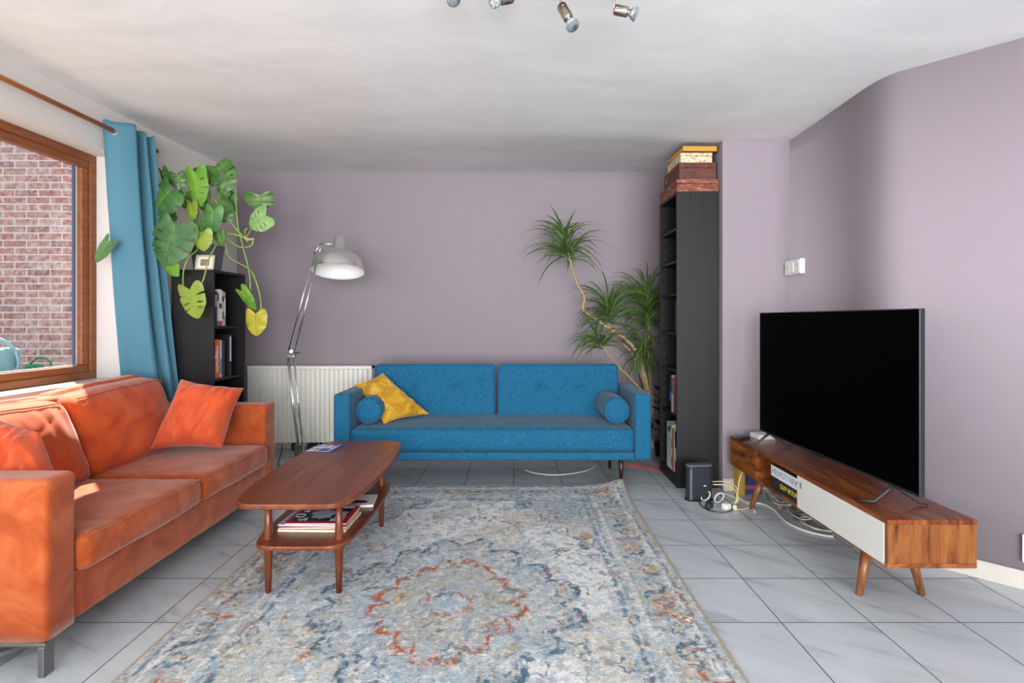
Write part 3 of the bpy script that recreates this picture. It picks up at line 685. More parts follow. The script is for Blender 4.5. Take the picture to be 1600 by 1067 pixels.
# card on the table
def slab(name, cxy, w, h, t, z, ang, mat, lab, cat, group=None, bev=.001):
    M = Matrix.Translation((cxy[0], cxy[1], z)) @ Matrix.Rotation(ang, 4, 'Z')
    return tag(build(name, MB().box(-w/2, w/2, -h/2, h/2, 0, t, M), mat, loc=(cxy[0], cxy[1], z), bevel=0), lab, cat, group), M
lf, Mq = slab('leaflet', (-1.065, 2.94, 0), .155, .165, .002, TT+.0005, -.10, plain('2c3a80', .35), 'blue and white leaflet on the far end of the coffee table', 'leaflet')
mb = MB()
for (x0, x1, y0, y1) in ((-.07, .06, -.004, .012), (-.02, -.012, -.08, -.01), (.05, .057, -.08, .08), (-.06, .05, .034, .042), (-.075, .055, -.08, -.075), (-.05, -.02, .055, .065), (.0, .02, .052, .062)):
    mb.box(x0, x1, y0, y1, .002, .0028, Mq)
build('printed_stripes', mb, plain('d9d8e6', .4), lf)
build('printed_patch', MB().box(-.068, -.03, -.07, -.02, .002, .0028, Mq), plain('c9c47a', .4), lf)
build('printed_patch', MB().box(.02, .045, .05, .068, .002, .0028, Mq), plain('8c3a60', .4), lf)
# magazines under the table
zc = .2385
mags = [((-.862, 2.335), .29, .22, .010, -.02, 'd8b436', 'yellow-edged magazine at the bottom of the stack under the coffee table'),
        ((-.868, 2.345), .285, .22, .006, .03, 'd9748a', 'pink magazine second from the bottom of the stack'),
        ((-.874, 2.352), .28, .215, .006, -.04, 'b9c6d2', 'pale blue magazine under the red framed one'),
        ((-.856, 2.352), .265, .21, .006, .0, 'b8283a', 'red framed magazine with black and white portrait on the stack')]
for i, (c, w, h, t, a, col, lab) in enumerate(mags):
    o, Mq = slab('magazine', c, w, h, t, zc, a, plain(col, .3), lab, 'magazine', 'magazines under the coffee table')
    build('pages', MB().box(-w/2+.002, w/2+.001, -h/2-.001, h/2-.002, .001, t-.0012, Mq), plain('dcd8cc', .6), o)
    if i == 2:
        mb = MB()
        for q in range(7): mb.box(-w/2+.006, -w/2+.03, -h/2+.012+q*.027, -h/2+.022+q*.027, t, t+.0004, Mq)
        build('printed_lines', mb, plain('5b7288', .4), o)
    if i == 3:
        build('cover_photo', MB().box(-w/2+.016, w/2-.022, -h/2+.02, h/2-.03, t, t+.0005, Mq), plain('1d2230', .3, var=.3, sc=25), o)
        mb = MB()
        out = [(.0+.052*math.cos(k*PI/12)*(1+.2*math.sin(k*1.3)), .0+.05*math.sin(k*PI/12)*(1+.15*math.cos(k*2.1))) for k in range(24)]
        mb.prism(out, t+.0005, t+.0009, Mq); build('portrait', mb, plain('9fb2c6', .4, var=.6, sc=45), o)
        mb = MB().box(-w/2+.016, w/2-.022, h/2-.026, h/2-.008, t, t+.0005, Mq).box(.05, w/2-.024, -.078, -.052, t+.0005, t+.001, Mq)
        mb.box(.06, w/2-.024, -.042, -.026, t+.0005, t+.001, Mq).box(.06, w/2-.03, -.014, .0, t+.0005, t+.001, Mq).box(.055, w/2-.03, .014, .026, t+.0005, t+.001, Mq)
        build('printed_bands', mb, plain('cfc3cc', .4), o)
        for txt, px_, py_ in (('S', -.088, .045), ('O', -.096, -.02), ('US', -.07, -.062)):
            lettering(txt, .06 if txt != 'US' else .035, Mq @ Matrix.Translation((px_, py_, t+.001)), plain('d6dde6', .4), o)
    zc += t+.0006
o, Mq = slab('booklet', (-.79, 2.585), .20, .15, .012, .2390, .12, plain('d9d2c4', .5), 'cream booklet with a dark car picture behind the magazines on the table shelf', 'booklet')
build('cover_picture', MB().prism([(-.085, -.045), (.06, -.045), (.07, -.03), (.05, -.01), (.01, .0), (-.02, -.012), (-.085, -.02)], .012, .0126, Mq), plain('20242c', .4), o)
build('pages', MB().box(-.098, .1005, -.076, .073, .002, .010, Mq), plain('e6e2d8', .6), o)
lettering('OTO', .022, Mq @ Matrix.Translation((.045, .02, .0125)), plain('8a8a8c', .5), o)

# ------------------------------------------------------------------ bookshelves and books
def bookcase(name, loc, x0, x1, y0, y1, h, boards, lab, open_dir):
    """open_dir +1 : open front faces +X, -1 : faces -X"""
    r = thing(name, loc, lab, 'bookcase'); t = .018
    build('side_panel', MB().box(x0, x1, y0, y0+t, 0, h), M_black, r, bevel=.0012)
    mb = MB().box(x0, x1, y1-t, y1, 0, h); xx = x1-.035 if open_dir > 0 else x0+.035; z = .25
    while z < h-.1:
        nf = len(mb.bm.faces); mb.tube([(xx, y1-t-.0015, z), (xx, y1-t+.001, z)], .003, 8); z += .064
        mb.bm.faces.ensure_lookup_table()
        for q in range(nf, len(mb.bm.faces)): mb.bm.faces[q].material_index = 1
    build('side_panel', mb, [M_black, plain('8a8885', .4, 1)], r)
    build('top_panel', MB().box(x0, x1, y0+t, y1-t, h-t, h), M_black, r, bevel=.0012)
    bxx = (x0, x0+.005) if open_dir > 0 else (x1-.005, x1)
    build('back_panel', MB().box(bxx[0], bxx[1], y0+t, y1-t, .05, h-t), M_black, r)
    fx0, fx1 = (x0+.006, x1-.008) if open_dir > 0 else (x0+.008, x1-.006)
    for z in boards: build('shelf_board', MB().box(fx0, fx1, y0+t+.0005, y1-t-.0005, z-t, z), M_black, r, bevel=.001)
    px = (x1-.02, x1-.005) if open_dir > 0 else (x0+.005, x0+.02)
    build('plinth', MB().box(px[0], px[1], y0+t, y1-t, 0, boards[-1]-t), M_black, r)
    return r
LBX0, LBX1, LBY0, LBY1 = -2.23, -1.955, 3.40, 3.80
bookcase('bookcase', (-2.09, 3.6, 0), LBX0, LBX1, LBY0, LBY1, 1.468, [1.10, .755, .415, .075], 'short black-brown bookcase below the monstera beside the curtain', 1)
RBX0, RBX1, RBY0, RBY1 = 1.10, 1.382, 3.55, 3.97
bookcase('bookcase', (1.24, 3.76, 0), RBX0, RBX1, RBY0, RBY1, 2.012, [1.775, 1.55, 1.325, 1.052, .80, .487, .075], 'tall black-brown bookcase beside the chimney breast', -1)
def book(y0, y1, xf, z, h, depth, d, col, lab, group, deco=None, text=None, tc='f0f0ea'):
    """upright book, spine at xf facing d (+1: +X, -1: -X)"""
    xb = xf-d*depth; a, b = min(xf, xb), max(xf, xb); t = .0022
    mb = MB().box(a, b, y0, y0+t, z, z+h).box(a, b, y1-t, y1, z, z+h)
    s = (b-t, b) if d > 0 else (a, a+t); mb.box(s[0], s[1], y0+t, y1-t, z, z+h)
    o = tag(build('book', mb, plain(col, .45, var=.05)), lab, 'book', group)
    pa, pb = (a+.004, b-t) if d > 0 else (a+t, b-.004)
    build('pages', MB().box(pa, pb, y0+t, y1-t, z+.002, z+h-.003), plain('e0dccb', .7), o)
    e = xf+d*.0006
    for (f0, f1, c2) in (deco or []):
        build('spine_band', MB().box(min(xf, e), max(xf, e), y0+.001, y1-.001, z+h*f0, z+h*f1), plain(c2, .45), o)
    if text:
        M = frame((0, 0, -1), (0, d, 0) if 0 else (0, 1 if d > 0 else -1, 0), (xf+d*.0008, (y0+y1)/2, z+h/2))
        lettering(text, (y1-y0)*.85, M, plain(tc, .5), o)
    return o
gl1 = 'books on the upper shelf of the short bookcase'
y = 3.425
for w, h, c, lab, deco in ((.02, .235, 'c9b6ae', 'pale book with red lower spine at the near end of the upper shelf', [(0, .2, 'a83038'), (.8, .95, 'b0404a')]),
                     (.026, .23, '1b1d26', 'black book with white spine letters on the upper shelf of the short bookcase', [(.55, .9, '8a8c92')]),
                     (.022, .22, '2c4468', 'dark blue book on the upper shelf of the short bookcase', [(.15, .75, 'aab6c2'), (.8, .9, '20304c')]),
                     (.036, .245, 'd8d2c4', 'wide cream book with a red spine foot on the upper shelf', [(0, .14, 'b52a34'), (.48, .62, '5a3526')]),
                     (.026, .235, 'b8a890', 'beige book with brown band on the upper shelf', [(.7, .85, '4a3a30'), (.2, .4, '6a5a4c')]),
                     (.018, .23, '8c8f94', 'thin grey book at the far end of the upper shelf row', [(.3, .8, 'c9ccd0')])):
    book(y, y+w-.001, -1.972, 1.1003, h, .17, 1, c, lab, gl1, deco); y += w
gl2 = 'books on the middle shelf of the short bookcase'
y = 3.425
for w, h, c, lab, deco, tx in ((.018, .25, '7c3a22', 'thin rust book left of the orange one on the middle shelf', [(.1, .9, 'a04a28')], None),
                     (.062, .255, 'd65a18', 'thick orange photography book on the middle shelf', None, 'magnum'),
                     (.022, .25, 'a9bccb', 'pale blue book right of the orange one on the middle shelf', [(.1, .5, '4d7aa0')], None),
                     (.036, .25, '1a2233', 'navy book on the middle shelf of the short bookcase', None, None)):
    book(y, y+w-.001, -1.972, .7553, h, .19, 1, c, lab, gl2, deco, tx); y += w
book(3.622, 3.645, -1.972, .7553, .285, .2, 1, '17181c', 'tall black book with a white spine strip on the middle shelf', gl2, [(.35, .95, 'b9bcc0')])
gl3 = 'books on the lower shelf of the short bookcase'
y = 3.425
for w, h, c, lab in ((.05, .235, '2a2420', 'dark book at the near end of the lower shelf'), (.035, .25, '34507e', 'blue book on the lower shelf of the short bookcase'),
                     (.03, .27, '8f2c30', 'dark red book on the lower shelf of the short bookcase'), (.03, .275, 'b8a240', 'yellow edged book on the lower shelf of the short bookcase'), (.04, .27, '1d1f24', 'black book at the far end of the lower shelf row')):
    book(y, y+w-.001, -1.972, .4153, h, .18, 1, c, lab, gl3, [(.75, .9, 'c0c4c8')]); y += w
# right bookcase
gr1 = 'books on the bottom shelf of the tall bookcase'; y = 3.572
for w, h, c, lab, deco in ((.022, .27, '8d98a0', 'grey book at the near end of the bottom shelf', [(.75, .95, '62a4c0')]), (.03, .30, '4a2022', 'dark maroon book on the bottom shelf', [(.2, .5, '9a7060')]),
        (.03, .29, '1d1f24', 'black book on the bottom shelf of the tall bookcase', [(.3, .6, 'c8c0b8')]), (.025, .30, 'd9d4ca', 'off-white book beside the red one on the bottom shelf', None), (.03, .30, 'a8382a', 'red book on the bottom shelf of the tall bookcase', None),
        (.03, .32, 'd0c8a8', 'cream patterned book on the bottom shelf', [(.1, .3, '7a6a3c'), (.5, .7, '8a7f50')]), (.025, .33, '6c9a8c', 'green topped book on the bottom shelf', [(0, .85, 'b8c8bc')]), (.05, .33, 'c9d2cf', 'wide pale grey book toward the far end of the bottom shelf', [(.78, .9, '3a4448')]), (.03, .325, 'd8dcd8', 'white book at the far end of the bottom shelf row', None)):
    book(y, y+w-.001, 1.118, .0753, h, .2, -1, c, lab, gr1, deco); y += w
gr2 = 'books on the second shelf of the tall bookcase'; y = 3.572
for w, h, c, lab, deco in ((.03, .26, 'd5d8dc', 'white book at the near end of the second shelf', None), (.025, .255, '23252c', 'black book with white top on the second shelf', [(.1, .2, 'e0e0e0')]), (.03, .265, 'b02a30', 'red book on the second shelf of the tall bookcase', [(0, .7, '8a3a44')]),
        (.03, .255, '8a4a44', 'brown-red book on the second shelf', None), (.045, .26, 'b9c4c0', 'mottled grey green book on the second shelf', [(.5, .95, '5a6a62')]), (.05, .25, '191b20', 'black book with a blue oval at the far end of the second shelf', [(.3, .55, '2a58b0')])):
    book(y, y+w-.001, 1.118, .4873, h, .18, -1, c, lab, gr2, deco); y += w
gr3 = 'books glimpsed on the upper shelves of the tall bookcase'
book(3.572, 3.60, 1.115, .8003, .21, .17, -1, 'dcdad2', 'white book alone at the near end of the third shelf', gr3)
book(3.572, 3.592, 1.118, 1.0523, .225, .17, -1, '4f9fc0', 'light blue book at the near end of the fourth shelf', gr3)
book(3.593, 3.612, 1.118, 1.0523, .225, .17, -1, '2f86b0', 'mid blue book second from the near end of the fourth shelf', gr3)
book(3.613, 3.635, 1.118, 1.0523, .22, .17, -1, '3a7f9c', 'teal blue book third from the near end of the fourth shelf', gr3)
book(3.572, 3.595, 1.118, 1.3253, .19, .15, -1, 'e0e0dc', 'white book on the fifth shelf of the tall bookcase', gr3)
book(3.572, 3.60, 1.118, 1.5503, .17, .15, -1, 'd6d9da', 'white book on the sixth shelf of the tall bookcase', gr3)
book(3.572, 3.588, 1.118, 1.7753, .16, .15, -1, 'c4c6c8', 'pale grey book on the top shelf of the tall bookcase', gr3, [(.2, .35, '3a3a3a'), (.6, .7, '3a3a3a')])
# boxes on top of the tall bookcase
def chest(name, x0, x1, y0, y1, z0, z1, mat, lab, lid=.35):
    r = thing(name, ((x0+x1)/2, (y0+y1)/2, z0), lab, 'box'); zs = z1-(z1-z0)*lid
    build('box_body', MB().box(x0, x1, y0, y1, z0, zs-.0015), mat, r, bevel=.003)
    build('lid', MB().box(x0-.001, x1+.001, y0-.001, y1+.001, zs, z1), mat, r, bevel=.003)
    return r
z0 = 2.0125
chest('wooden_box', 1.10, 1.384, 3.55, 3.97, z0, z0+.084, M_red_box, 'worn red wooden box lying lowest on the tall bookcase')
r = chest('wooden_box', 1.123, 1.374, 3.57, 3.93, z0+.0845, z0+.202, M_box2, 'plain dark red wooden box between the worn and the floral box', .3)
build('clasp', MB().box(1.119, 1.124, 3.86, 3.875, z0+.13, z0+.165), M_steel, r)
n = N('floral_paper'); f1 = n.noise(n.coord(), 28, 3, .6, 1.5); f2 = n.noise(n.coord(loc=(5, 3, 1)), 40, 3, .6, 1)
c_ = n.mix(n.ramp(f1, [(.42, 'd8cfb0'), (.5, 'cdbf98'), (.56, 'b5583a')]), n.ramp(f2, [(.45, 'd8cfb0'), (.6, '8a9a78')]), .4); M_floral = n.fin(c_, .6)
chest('floral_box', 1.135, 1.352, 3.58, 3.88, z0+.2025, z0+.272, M_floral, 'cream floral papered box under the yellow book', .3)
yb = thing('yellow_book', (1.25, 3.7, z0+.2725), 'ochre yellow book with dark covers topmost on the tall bookcase', 'book')
zb = z0+.2725
M_yb = Matrix.Translation((1.25, 3.71, zb)) @ Matrix.Rotation(.03, 4, 'Z')
build('cover', MB().box(-.115, .125, -.155, .155, 0, .003, M_yb).box(-.115, .125, -.155, .155, .037, .04, M_yb).box(.122, .125, -.155, .155, .003, .037, M_yb), plain('4a3420', .6), yb)
build('pages', MB().box(-.111, .122, -.151, .151, .003, .037, M_yb), plain('c08a28', .6), yb)

# ------------------------------------------------------------------ TV stand
tv = thing('tv_stand', (1.57, 2.7, 0), 'long sheesham wood media bench with a white sliding door by the right wall', 'tv stand')
X0, X1, Y0, Y1, Z0, Z1 = 1.402, 1.739, 1.968, 3.405, .206, .388; t = .018
build('top', MB().box(X0, X1, Y0, Y1, Z1-t, Z1), M_shee, tv, bevel=.0015)
build('bottom', MB().box(X0, X1, Y0, Y1, Z0, Z0+t), M_shee_side, tv, bevel=.0015)
build('end_panel', MB().box(X0+.001, X1, Y0+.001, Y0+t, Z0+t, Z1-t), M_shee_end, tv, bevel=.001)
build('end_panel', MB().box(X0+.001, X1, Y1-t, Y1-.001, Z0+t, Z1-t), M_shee_end, tv, bevel=.001)
build('back_panel', MB().box(X1-.008, X1-.001, Y0+t, Y1-t, Z0+t, Z1-t), M_shee_side, tv)
for yy in (3.045, 2.55): build('divider', MB().box(X0+.002, X1-.01, yy, yy+.016, Z0+t, Z1-t), M_shee_side, tv)
dr = build('drawer', MB().box(X0+.002, X0+.3, 3.063, Y1-t-.002, Z0+t+.002, Z1-t-.002), M_shee_side, tv, bevel=.001)
build('knob', MB().lathe([(.006, 0), (.006, .006), (.010, .009), (.009, .015), (0, .017)], (X0+.002, 3.10, .325), 16, Matrix.Rotation(-PI/2, 3, 'Y')), plain('2a1a12', .3), dr, smooth=True)
do = tag(build('sliding_door', MB().box(X0-.001, X0+.014, Y0+.018, 2.597, Z0+t-.012, Z1-t), plain('d9d8d2', .4, var=.02), tv, bevel=.0015), 'off-white sliding door')
build('finger_pull', MB().box(X0-.0018, X0+.001, 2.556, 2.572, .315, .345), plain('8c8878', .5), do)
for y, dy in ((2.20, -.03), (3.13, .03)):
    for x, dx in ((X0+.085, -.06), (X1-.085, .035)):
        build('leg', MB().tube([(x, y, Z0+.001), (x+dx, y+dy, 0)], [.023, .0125], 18), M_sheeleg, tv, smooth=True)
# books in stand
def flatbook(y0, y1, x0, x1, z0, z1, col, lab, txt, tcol, size, spinecol=None, ty=None):
    o = tag(build('book', MB().box(x0, x1, y0, y1, z0, z0+.003).box(x0, x1, y0, y1, z1-.003, z1), plain(col, .4)), lab, 'book', 'photography books in the media bench')
    build('spine', MB().box(x0-.001, x0+.003, y0, y1, z0+.001 if spinecol else z0, z1-.001 if spinecol else z1), plain(spinecol or col, .4), o)
    build('pages', MB().box(x0+.003, x1-.003, y0+.003, y1-.003, z0+.003, z1-.003), plain('dedacb', .7), o)
    lettering(txt, size, frame((0, -1, 0), (0, 0, 1), (x0-.0015, ty, (z0+z1)/2)), plain(tcol, .5), o, align='LEFT')
flatbook(2.58, 2.87, 1.414, 1.65, Z0+t+.001, .288, '22252b', 'black photography book with yellow title below the white spined one', 'GUY BOURDIN', 'e8cc20', .034, ty=2.785)
flatbook(2.578, 2.878, 1.411, 1.66, .2885, .348, '3f454d', 'white spined photography book lying on a black one in the media bench', 'HELMUT NEWTON', '8a8e96', .043, 'dfe1e4', ty=2.868)

# ------------------------------------------------------------------ television
tx0, tx1 = (1187-CX)/F*3.23, (1437-CX)/F*2.005
A = Vector((tx0, 3.23, 0)); B = Vector((tx1, 2.005, 0)); ex = (B-A).normalized(); L = (B-A).length; ez = Vector((0, 0, 1)); ny = ex.cross(ez)  # towards viewer side
zb, zt = .461, 1.185
Mt = Matrix(((ex.x, -ny.x, 0, A.x), (ex.y, -ny.y, 0, A.y), (0, 0, 1, 0), (0, 0, 0, 1)))
front = -1 if ny.x > 0 else 1
Mt = Matrix(((ex.x, (-ny if ny.x < 0 else ny).x, 0, A.x), (ex.y, (-ny if ny.x < 0 else ny).y, 0, A.y), (0, 0, 1, 0), (0, 0, 0, 1)))  # local +y = away from room
te = thing('television', (1.57, 2.6, Z1), 'large black flat-screen television standing on the wooden media bench', 'television')
build('housing', MB().box(0, L, 0, .022, zb, zt, Mt), plain('24262a', .35), te, bevel=.002)
build('rear_housing', MB().box(.12, L-.10, .022, .065, zb+.01, zb+.30, Mt), plain('2c2e33', .5), te, bevel=.006)
n = N('screen_black'); M_scr = n.fin(n.mix((0.01, 0.01, 0.012), (0.004, .004, .004), n.noise(n.coord(), 3)), .35, 0, .02)
build('screen', MB().box(.005, L-.005, -.0012, .001, zb+.010, zt-.005, Mt), M_scr, te)
build('bottom_bezel', MB().box(0, L, -.002, .0, zb, zb+.009, Mt), plain('1a1b1e', .3), te)
build('sensor', MB().box(L/2-.09, L/2+.02, -.001, .01, zb-.007, zb, Mt), M_blackp, te)
for xx in (.10, L-.14):
    s_ = -1 if xx < .5 else 1
    mb = MB()
    mb.tube([Mt @ Vector((xx, .01, zb+.004)), Mt @ Vector((xx, -.02, zb-.02)), Mt @ Vector((xx-.0, -.075, Z1+.01)), Mt @ Vector((xx-.02, -.125, Z1+.006))], [.008, .008, .006, .004], 10)
    mb.tube([Mt @ Vector((xx, .01, zb+.004)), Mt @ Vector((xx, .04, zb-.02)), Mt @ Vector((xx+.02, .10, Z1+.01)), Mt @ Vector((xx+.03, .125, Z1+.006))], [.008, .008, .006, .004], 10)
    build('foot', mb, M_dark, te, smooth=True)
# small items on the stand
rc, Mq = slab('remote_control', (1.435, 3.30), .035, .13, .014, Z1+.0005, -.9, M_blackp, 'black remote control at the far end of the media bench', 'remote control')
mb = MB()
for i in range(3):
    for j in range(6): mb.box(-.011+i*.009, -.005+i*.009, -.05+j*.014, -.043+j*.014, .014, .0155, Mq)
build('buttons', mb, plain('3c3e42', .5), rc)
wb, Mq = slab('white_box', (1.585, 3.345), .11, .10, .026, Z1+.0005, .1, M_white, 'small white box behind the remote on the media bench', 'box')
build('lid_recess', MB().box(-.045, .045, -.04, .04, .026, .028, Mq), M_white, wb, bevel=.001)

# ------------------------------------------------------------------ sockets
sw = thing('wall_socket', (1.82, 3.40, 1.48), 'white double surface socket near the chimney breast corner', 'socket')
build('back_box', MB().box(1.800, 1.835, 3.30, 3.49, 1.435, 1.53), M_white, sw, bevel=.003)
build('socket_insert', MB().box(1.797, 1.801, 3.425, 3.482, 1.452, 1.512), M_white, sw, bevel=.001); build('socket_insert', MB().box(1.797, 1.801, 3.31, 3.36, 1.445, 1.52), M_white, sw, bevel=.001)
mb = MB()
for yy in (3.465, 3.44): mb.tube([(1.7955, yy, 1.48), (1.80, yy, 1.48)], .003, 8)
mb.tube([(1.7955, 3.335, 1.49), (1.80, 3.335, 1.49)], .004, 8)
build('pin_holes', mb, M_dark, sw)
build('switch_rocker', MB().box(1.7945, 1.80, 3.375, 3.412, 1.45, 1.51), M_white, sw, bevel=.001)
d = Vector((1, -1, 0)).normalized(); q = Vector((2.157, 2.217, 0))+d*.02; Mq = frame(d, (0, 0, 1), (q.x, q.y, .18))
s2 = thing('wall_socket', (q.x, q.y, .1), 'white socket low on the angled wall at the right edge', 'socket')
build('cover_plate', MB().box(-.025, .07, -.06, .055, .001, .022, Mq), M_white, s2, bevel=.002)

# ------------------------------------------------------------------ modem, box and cables
mo = thing('modem', (1.172, 3.33, 0), 'upright black modem on the floor before the tall bookcase', 'modem')
Mq = Matrix.Translation((1.172, 3.33, 0)) @ Matrix.Rotation(.08, 4, 'Z')
o_ = []
for cx_, s_ in ((.055, 1), (-.055, -1)):
    for k in range(9): a = -PI/2+PI*k/8; o_.append((cx_+s_*.028*math.cos(a), (.032*math.sin(a))*s_))
build('case', MB().prism(o_, .004, .212, Mq), plain('23282e', .35), mo, bevel=.004)
build('top_cap', MB().prism([(x*1.02, y*1.02) for x, y in o_], .213, .226, Mq), plain('54585c', .4), mo, bevel=.004)
build('foot_plate', MB().prism([(x*1.08, y*1.3) for x, y in o_], 0, .006, Mq), M_blackp, mo)
build('side_strip', MB().box(-.07, -.064, -.034, -.028, .01, .20, Mq), plain('6a7076', .3), mo)
build('logo_mark', MB().box(.018, .034, -.0332, -.0318, .092, .098, Mq), M_white, mo)
bb_ = thing('cardboard_box', (1.53, 3.45, 0), 'yellow and blue printed box on the floor behind the media bench', 'box')
build('box_body', MB().box(1.462, 1.62, 3.425, 3.485, .001, .175), plain('1f3a68', .5), bb_)
build('box_spine', MB().box(1.460, 1.505, 3.420, 3.486, 0.0, .178), plain('b58a2c', .5), bb_)
build('box_stripe', MB().box(1.506, 1.62, 3.4235, 3.426, .035, .06), plain('b0405c', .5), bb_)
def cable(name, P, r, mat, lab, group=None): return tag(build(name, MB().tube(spline(P, 8), r, 8), mat, smooth=True), lab, 'cable', group)
fz = lambda x, y, z=.006: fl(x, y, z)
M_wc = plain('d8d8d4', .45); M_yc = plain('cfc66a', .45); M_bc = plain('c9c0a2', .45)
cable('white_cable', [fz(1150, 775), fz(1168, 785), fz(1190, 787), fz(1210, 797), fz(1228, 815), fz(1255, 828), fz(1285, 836), fz(1302, 838)], .0055, M_wc, 'thick white cable curving on the tiles before the media bench')
cable('white_cable', [fz(1120, 772), fz(1130, 782), fz(1142, 790)], .004, M_wc, 'short white cable beside the modem plugs')
cable('white_cable', [fz(1128, 770), fz(1150, 778), fz(1172, 790), fz(1180, 800)], .004, M_wc, 'white cable crossing the tiles by the far bench leg')
cable('yellow_cable', [Vector((1.255, 3.31, .10)), Vector((1.32, 3.28, .105)), Vector((1.36, 3.22, .09)), Vector((1.345, 3.18, .04)), fz(1144, 787, .02)], .0035, M_yc, 'yellow network cable plugged into the modem')
cable('cream_cable', [Vector((1.255, 3.32, .115)), Vector((1.33, 3.30, .12)), Vector((1.375, 3.24, .10)), Vector((1.36, 3.19, .03)), fz(1150, 784)], .003, M_bc, 'cream cable beside the yellow one at the modem')
cable('black_cable', [fz(1092, 783), fz(1096, 790), fz(1110, 798), fz(1135, 800), fz(1149, 793), fz(1152, 786)], .0028, M_blackp, 'thin black cable looped on the tiles before the modem')
cable('white_cable', [Vector((1.44, 3.30, .195)), Vector((1.40, 3.27, .12)), Vector((1.36, 3.22, .006)), fz(1130, 786)], .003, M_wc, 'white cable dropping from the far end of the media bench')
cable('cream_cable', [fz(1142, 792), fz(1155, 796), fz(1170, 793), fz(1176, 786), fz(1160, 782)], .0035, M_bc, 'cream cable looped beside the far bench leg')
rnd = random.Random(4)
for i in range(9):
    c0 = fl(1195+i*9, 776+i*6.0); pts = []
    for k in range(7):
        a = k*1.1+i; pts.append(Vector((c0.x+.05+.075*math.cos(a)+rnd.uniform(-.02, .02), c0.y+.10*math.sin(a)+rnd.uniform(-.03, .03), .006+.006*(i % 3)+.045*(k == 3)*(i < 3))))
    for p in pts:
        p.x = min(max(p.x, 1.40), 1.74)
    cable('tangled_cable', pts, .003, [M_wc, plain('5b6b70', .5), M_bc, M_wc, plain('45544c', .5)][i % 5], 'loose cable in the tangle on the floor under the media bench', 'tangled cables under the media bench')
def plug(name, c, w, d, h, ang, mat, lab):
    M = Matrix.Translation(c) @ Matrix.Rotation(ang, 4, 'Z')
    o = tag(build(name, MB().rbox(-w/2, w/2, -d/2, d/2, 0, h, min(h, d)*.25, 3, None, M), mat, smooth=True), lab, 'plug')
    build('plug_pins', MB().tube([M @ Vector((w/2, -d*.2, h/2)), M @ Vector((w/2+.014, -d*.2, h/2))], .0022, 8).tube([M @ Vector((w/2, d*.2, h/2)), M @ Vector((w/2+.014, d*.2, h/2))], .0022, 8), M_steel, o)
plug('plug', fl(1108, 794), .055, .034, .036, .75, M_dark, 'black plug lying before the modem')
plug('plug', fl(1135, 796), .05, .04, .038, .5, M_white, 'white plug on the tiles before the modem')
plug('plug', fl(1148, 796), .035, .026, .03, 1.2, M_bc, 'cream plug right of the white plug')
for k, (px, py, lb) in enumerate(((1103, 783, 'round white cable coil next to the modem'), (1124, 786, 'second round white cable coil between the plugs'))):
    c0 = fl(px, py); pts = [c0+Vector((.028*math.cos(a), .012*math.sin(a)+.004*a/6, .032+.026*math.sin(a+.6))) for a in [i*.45 for i in range(40)]]
    tag(build('cable_coil', MB().tube(pts, .0035, 8), M_wc, smooth=True), lb, 'cable')
cable('white_cable', [pt(862, 735, 3.9)*1, fl(820, 734), fl(835, 739), fl(865, 742), fl(900, 739), fl(925, 732), fl(930, 726)][1:], .005, M_wc, 'white cable looping on the tiles under the blue sofa')
cable('red_cable', [fl(975, 724), fl(995, 727), fl(1015, 731), fl(1030, 733.5)], .006, plain('c0402c', .5), 'red cable on the floor right of the blue sofa')
cable('red_cable', [fl(978, 727), fl(1000, 731), fl(1028, 735)], .005, plain('b83a28', .5), 'second red cable nearer the rug corner by the blue sofa')
# grey hoop under the orange sofa
c0 = Vector((-1.80, 1.84, .04))
tag(build('grey_ring', MB().tube([c0+Vector((.16*math.cos(a), .16*math.sin(a), 0)) for a in [2*PI*i/40 for i in range(41)]], .013, 12, cap=False), plain('4e5052', .4), smooth=True), 'grey plastic ring lying under the near end of the orange sofa', 'ring')

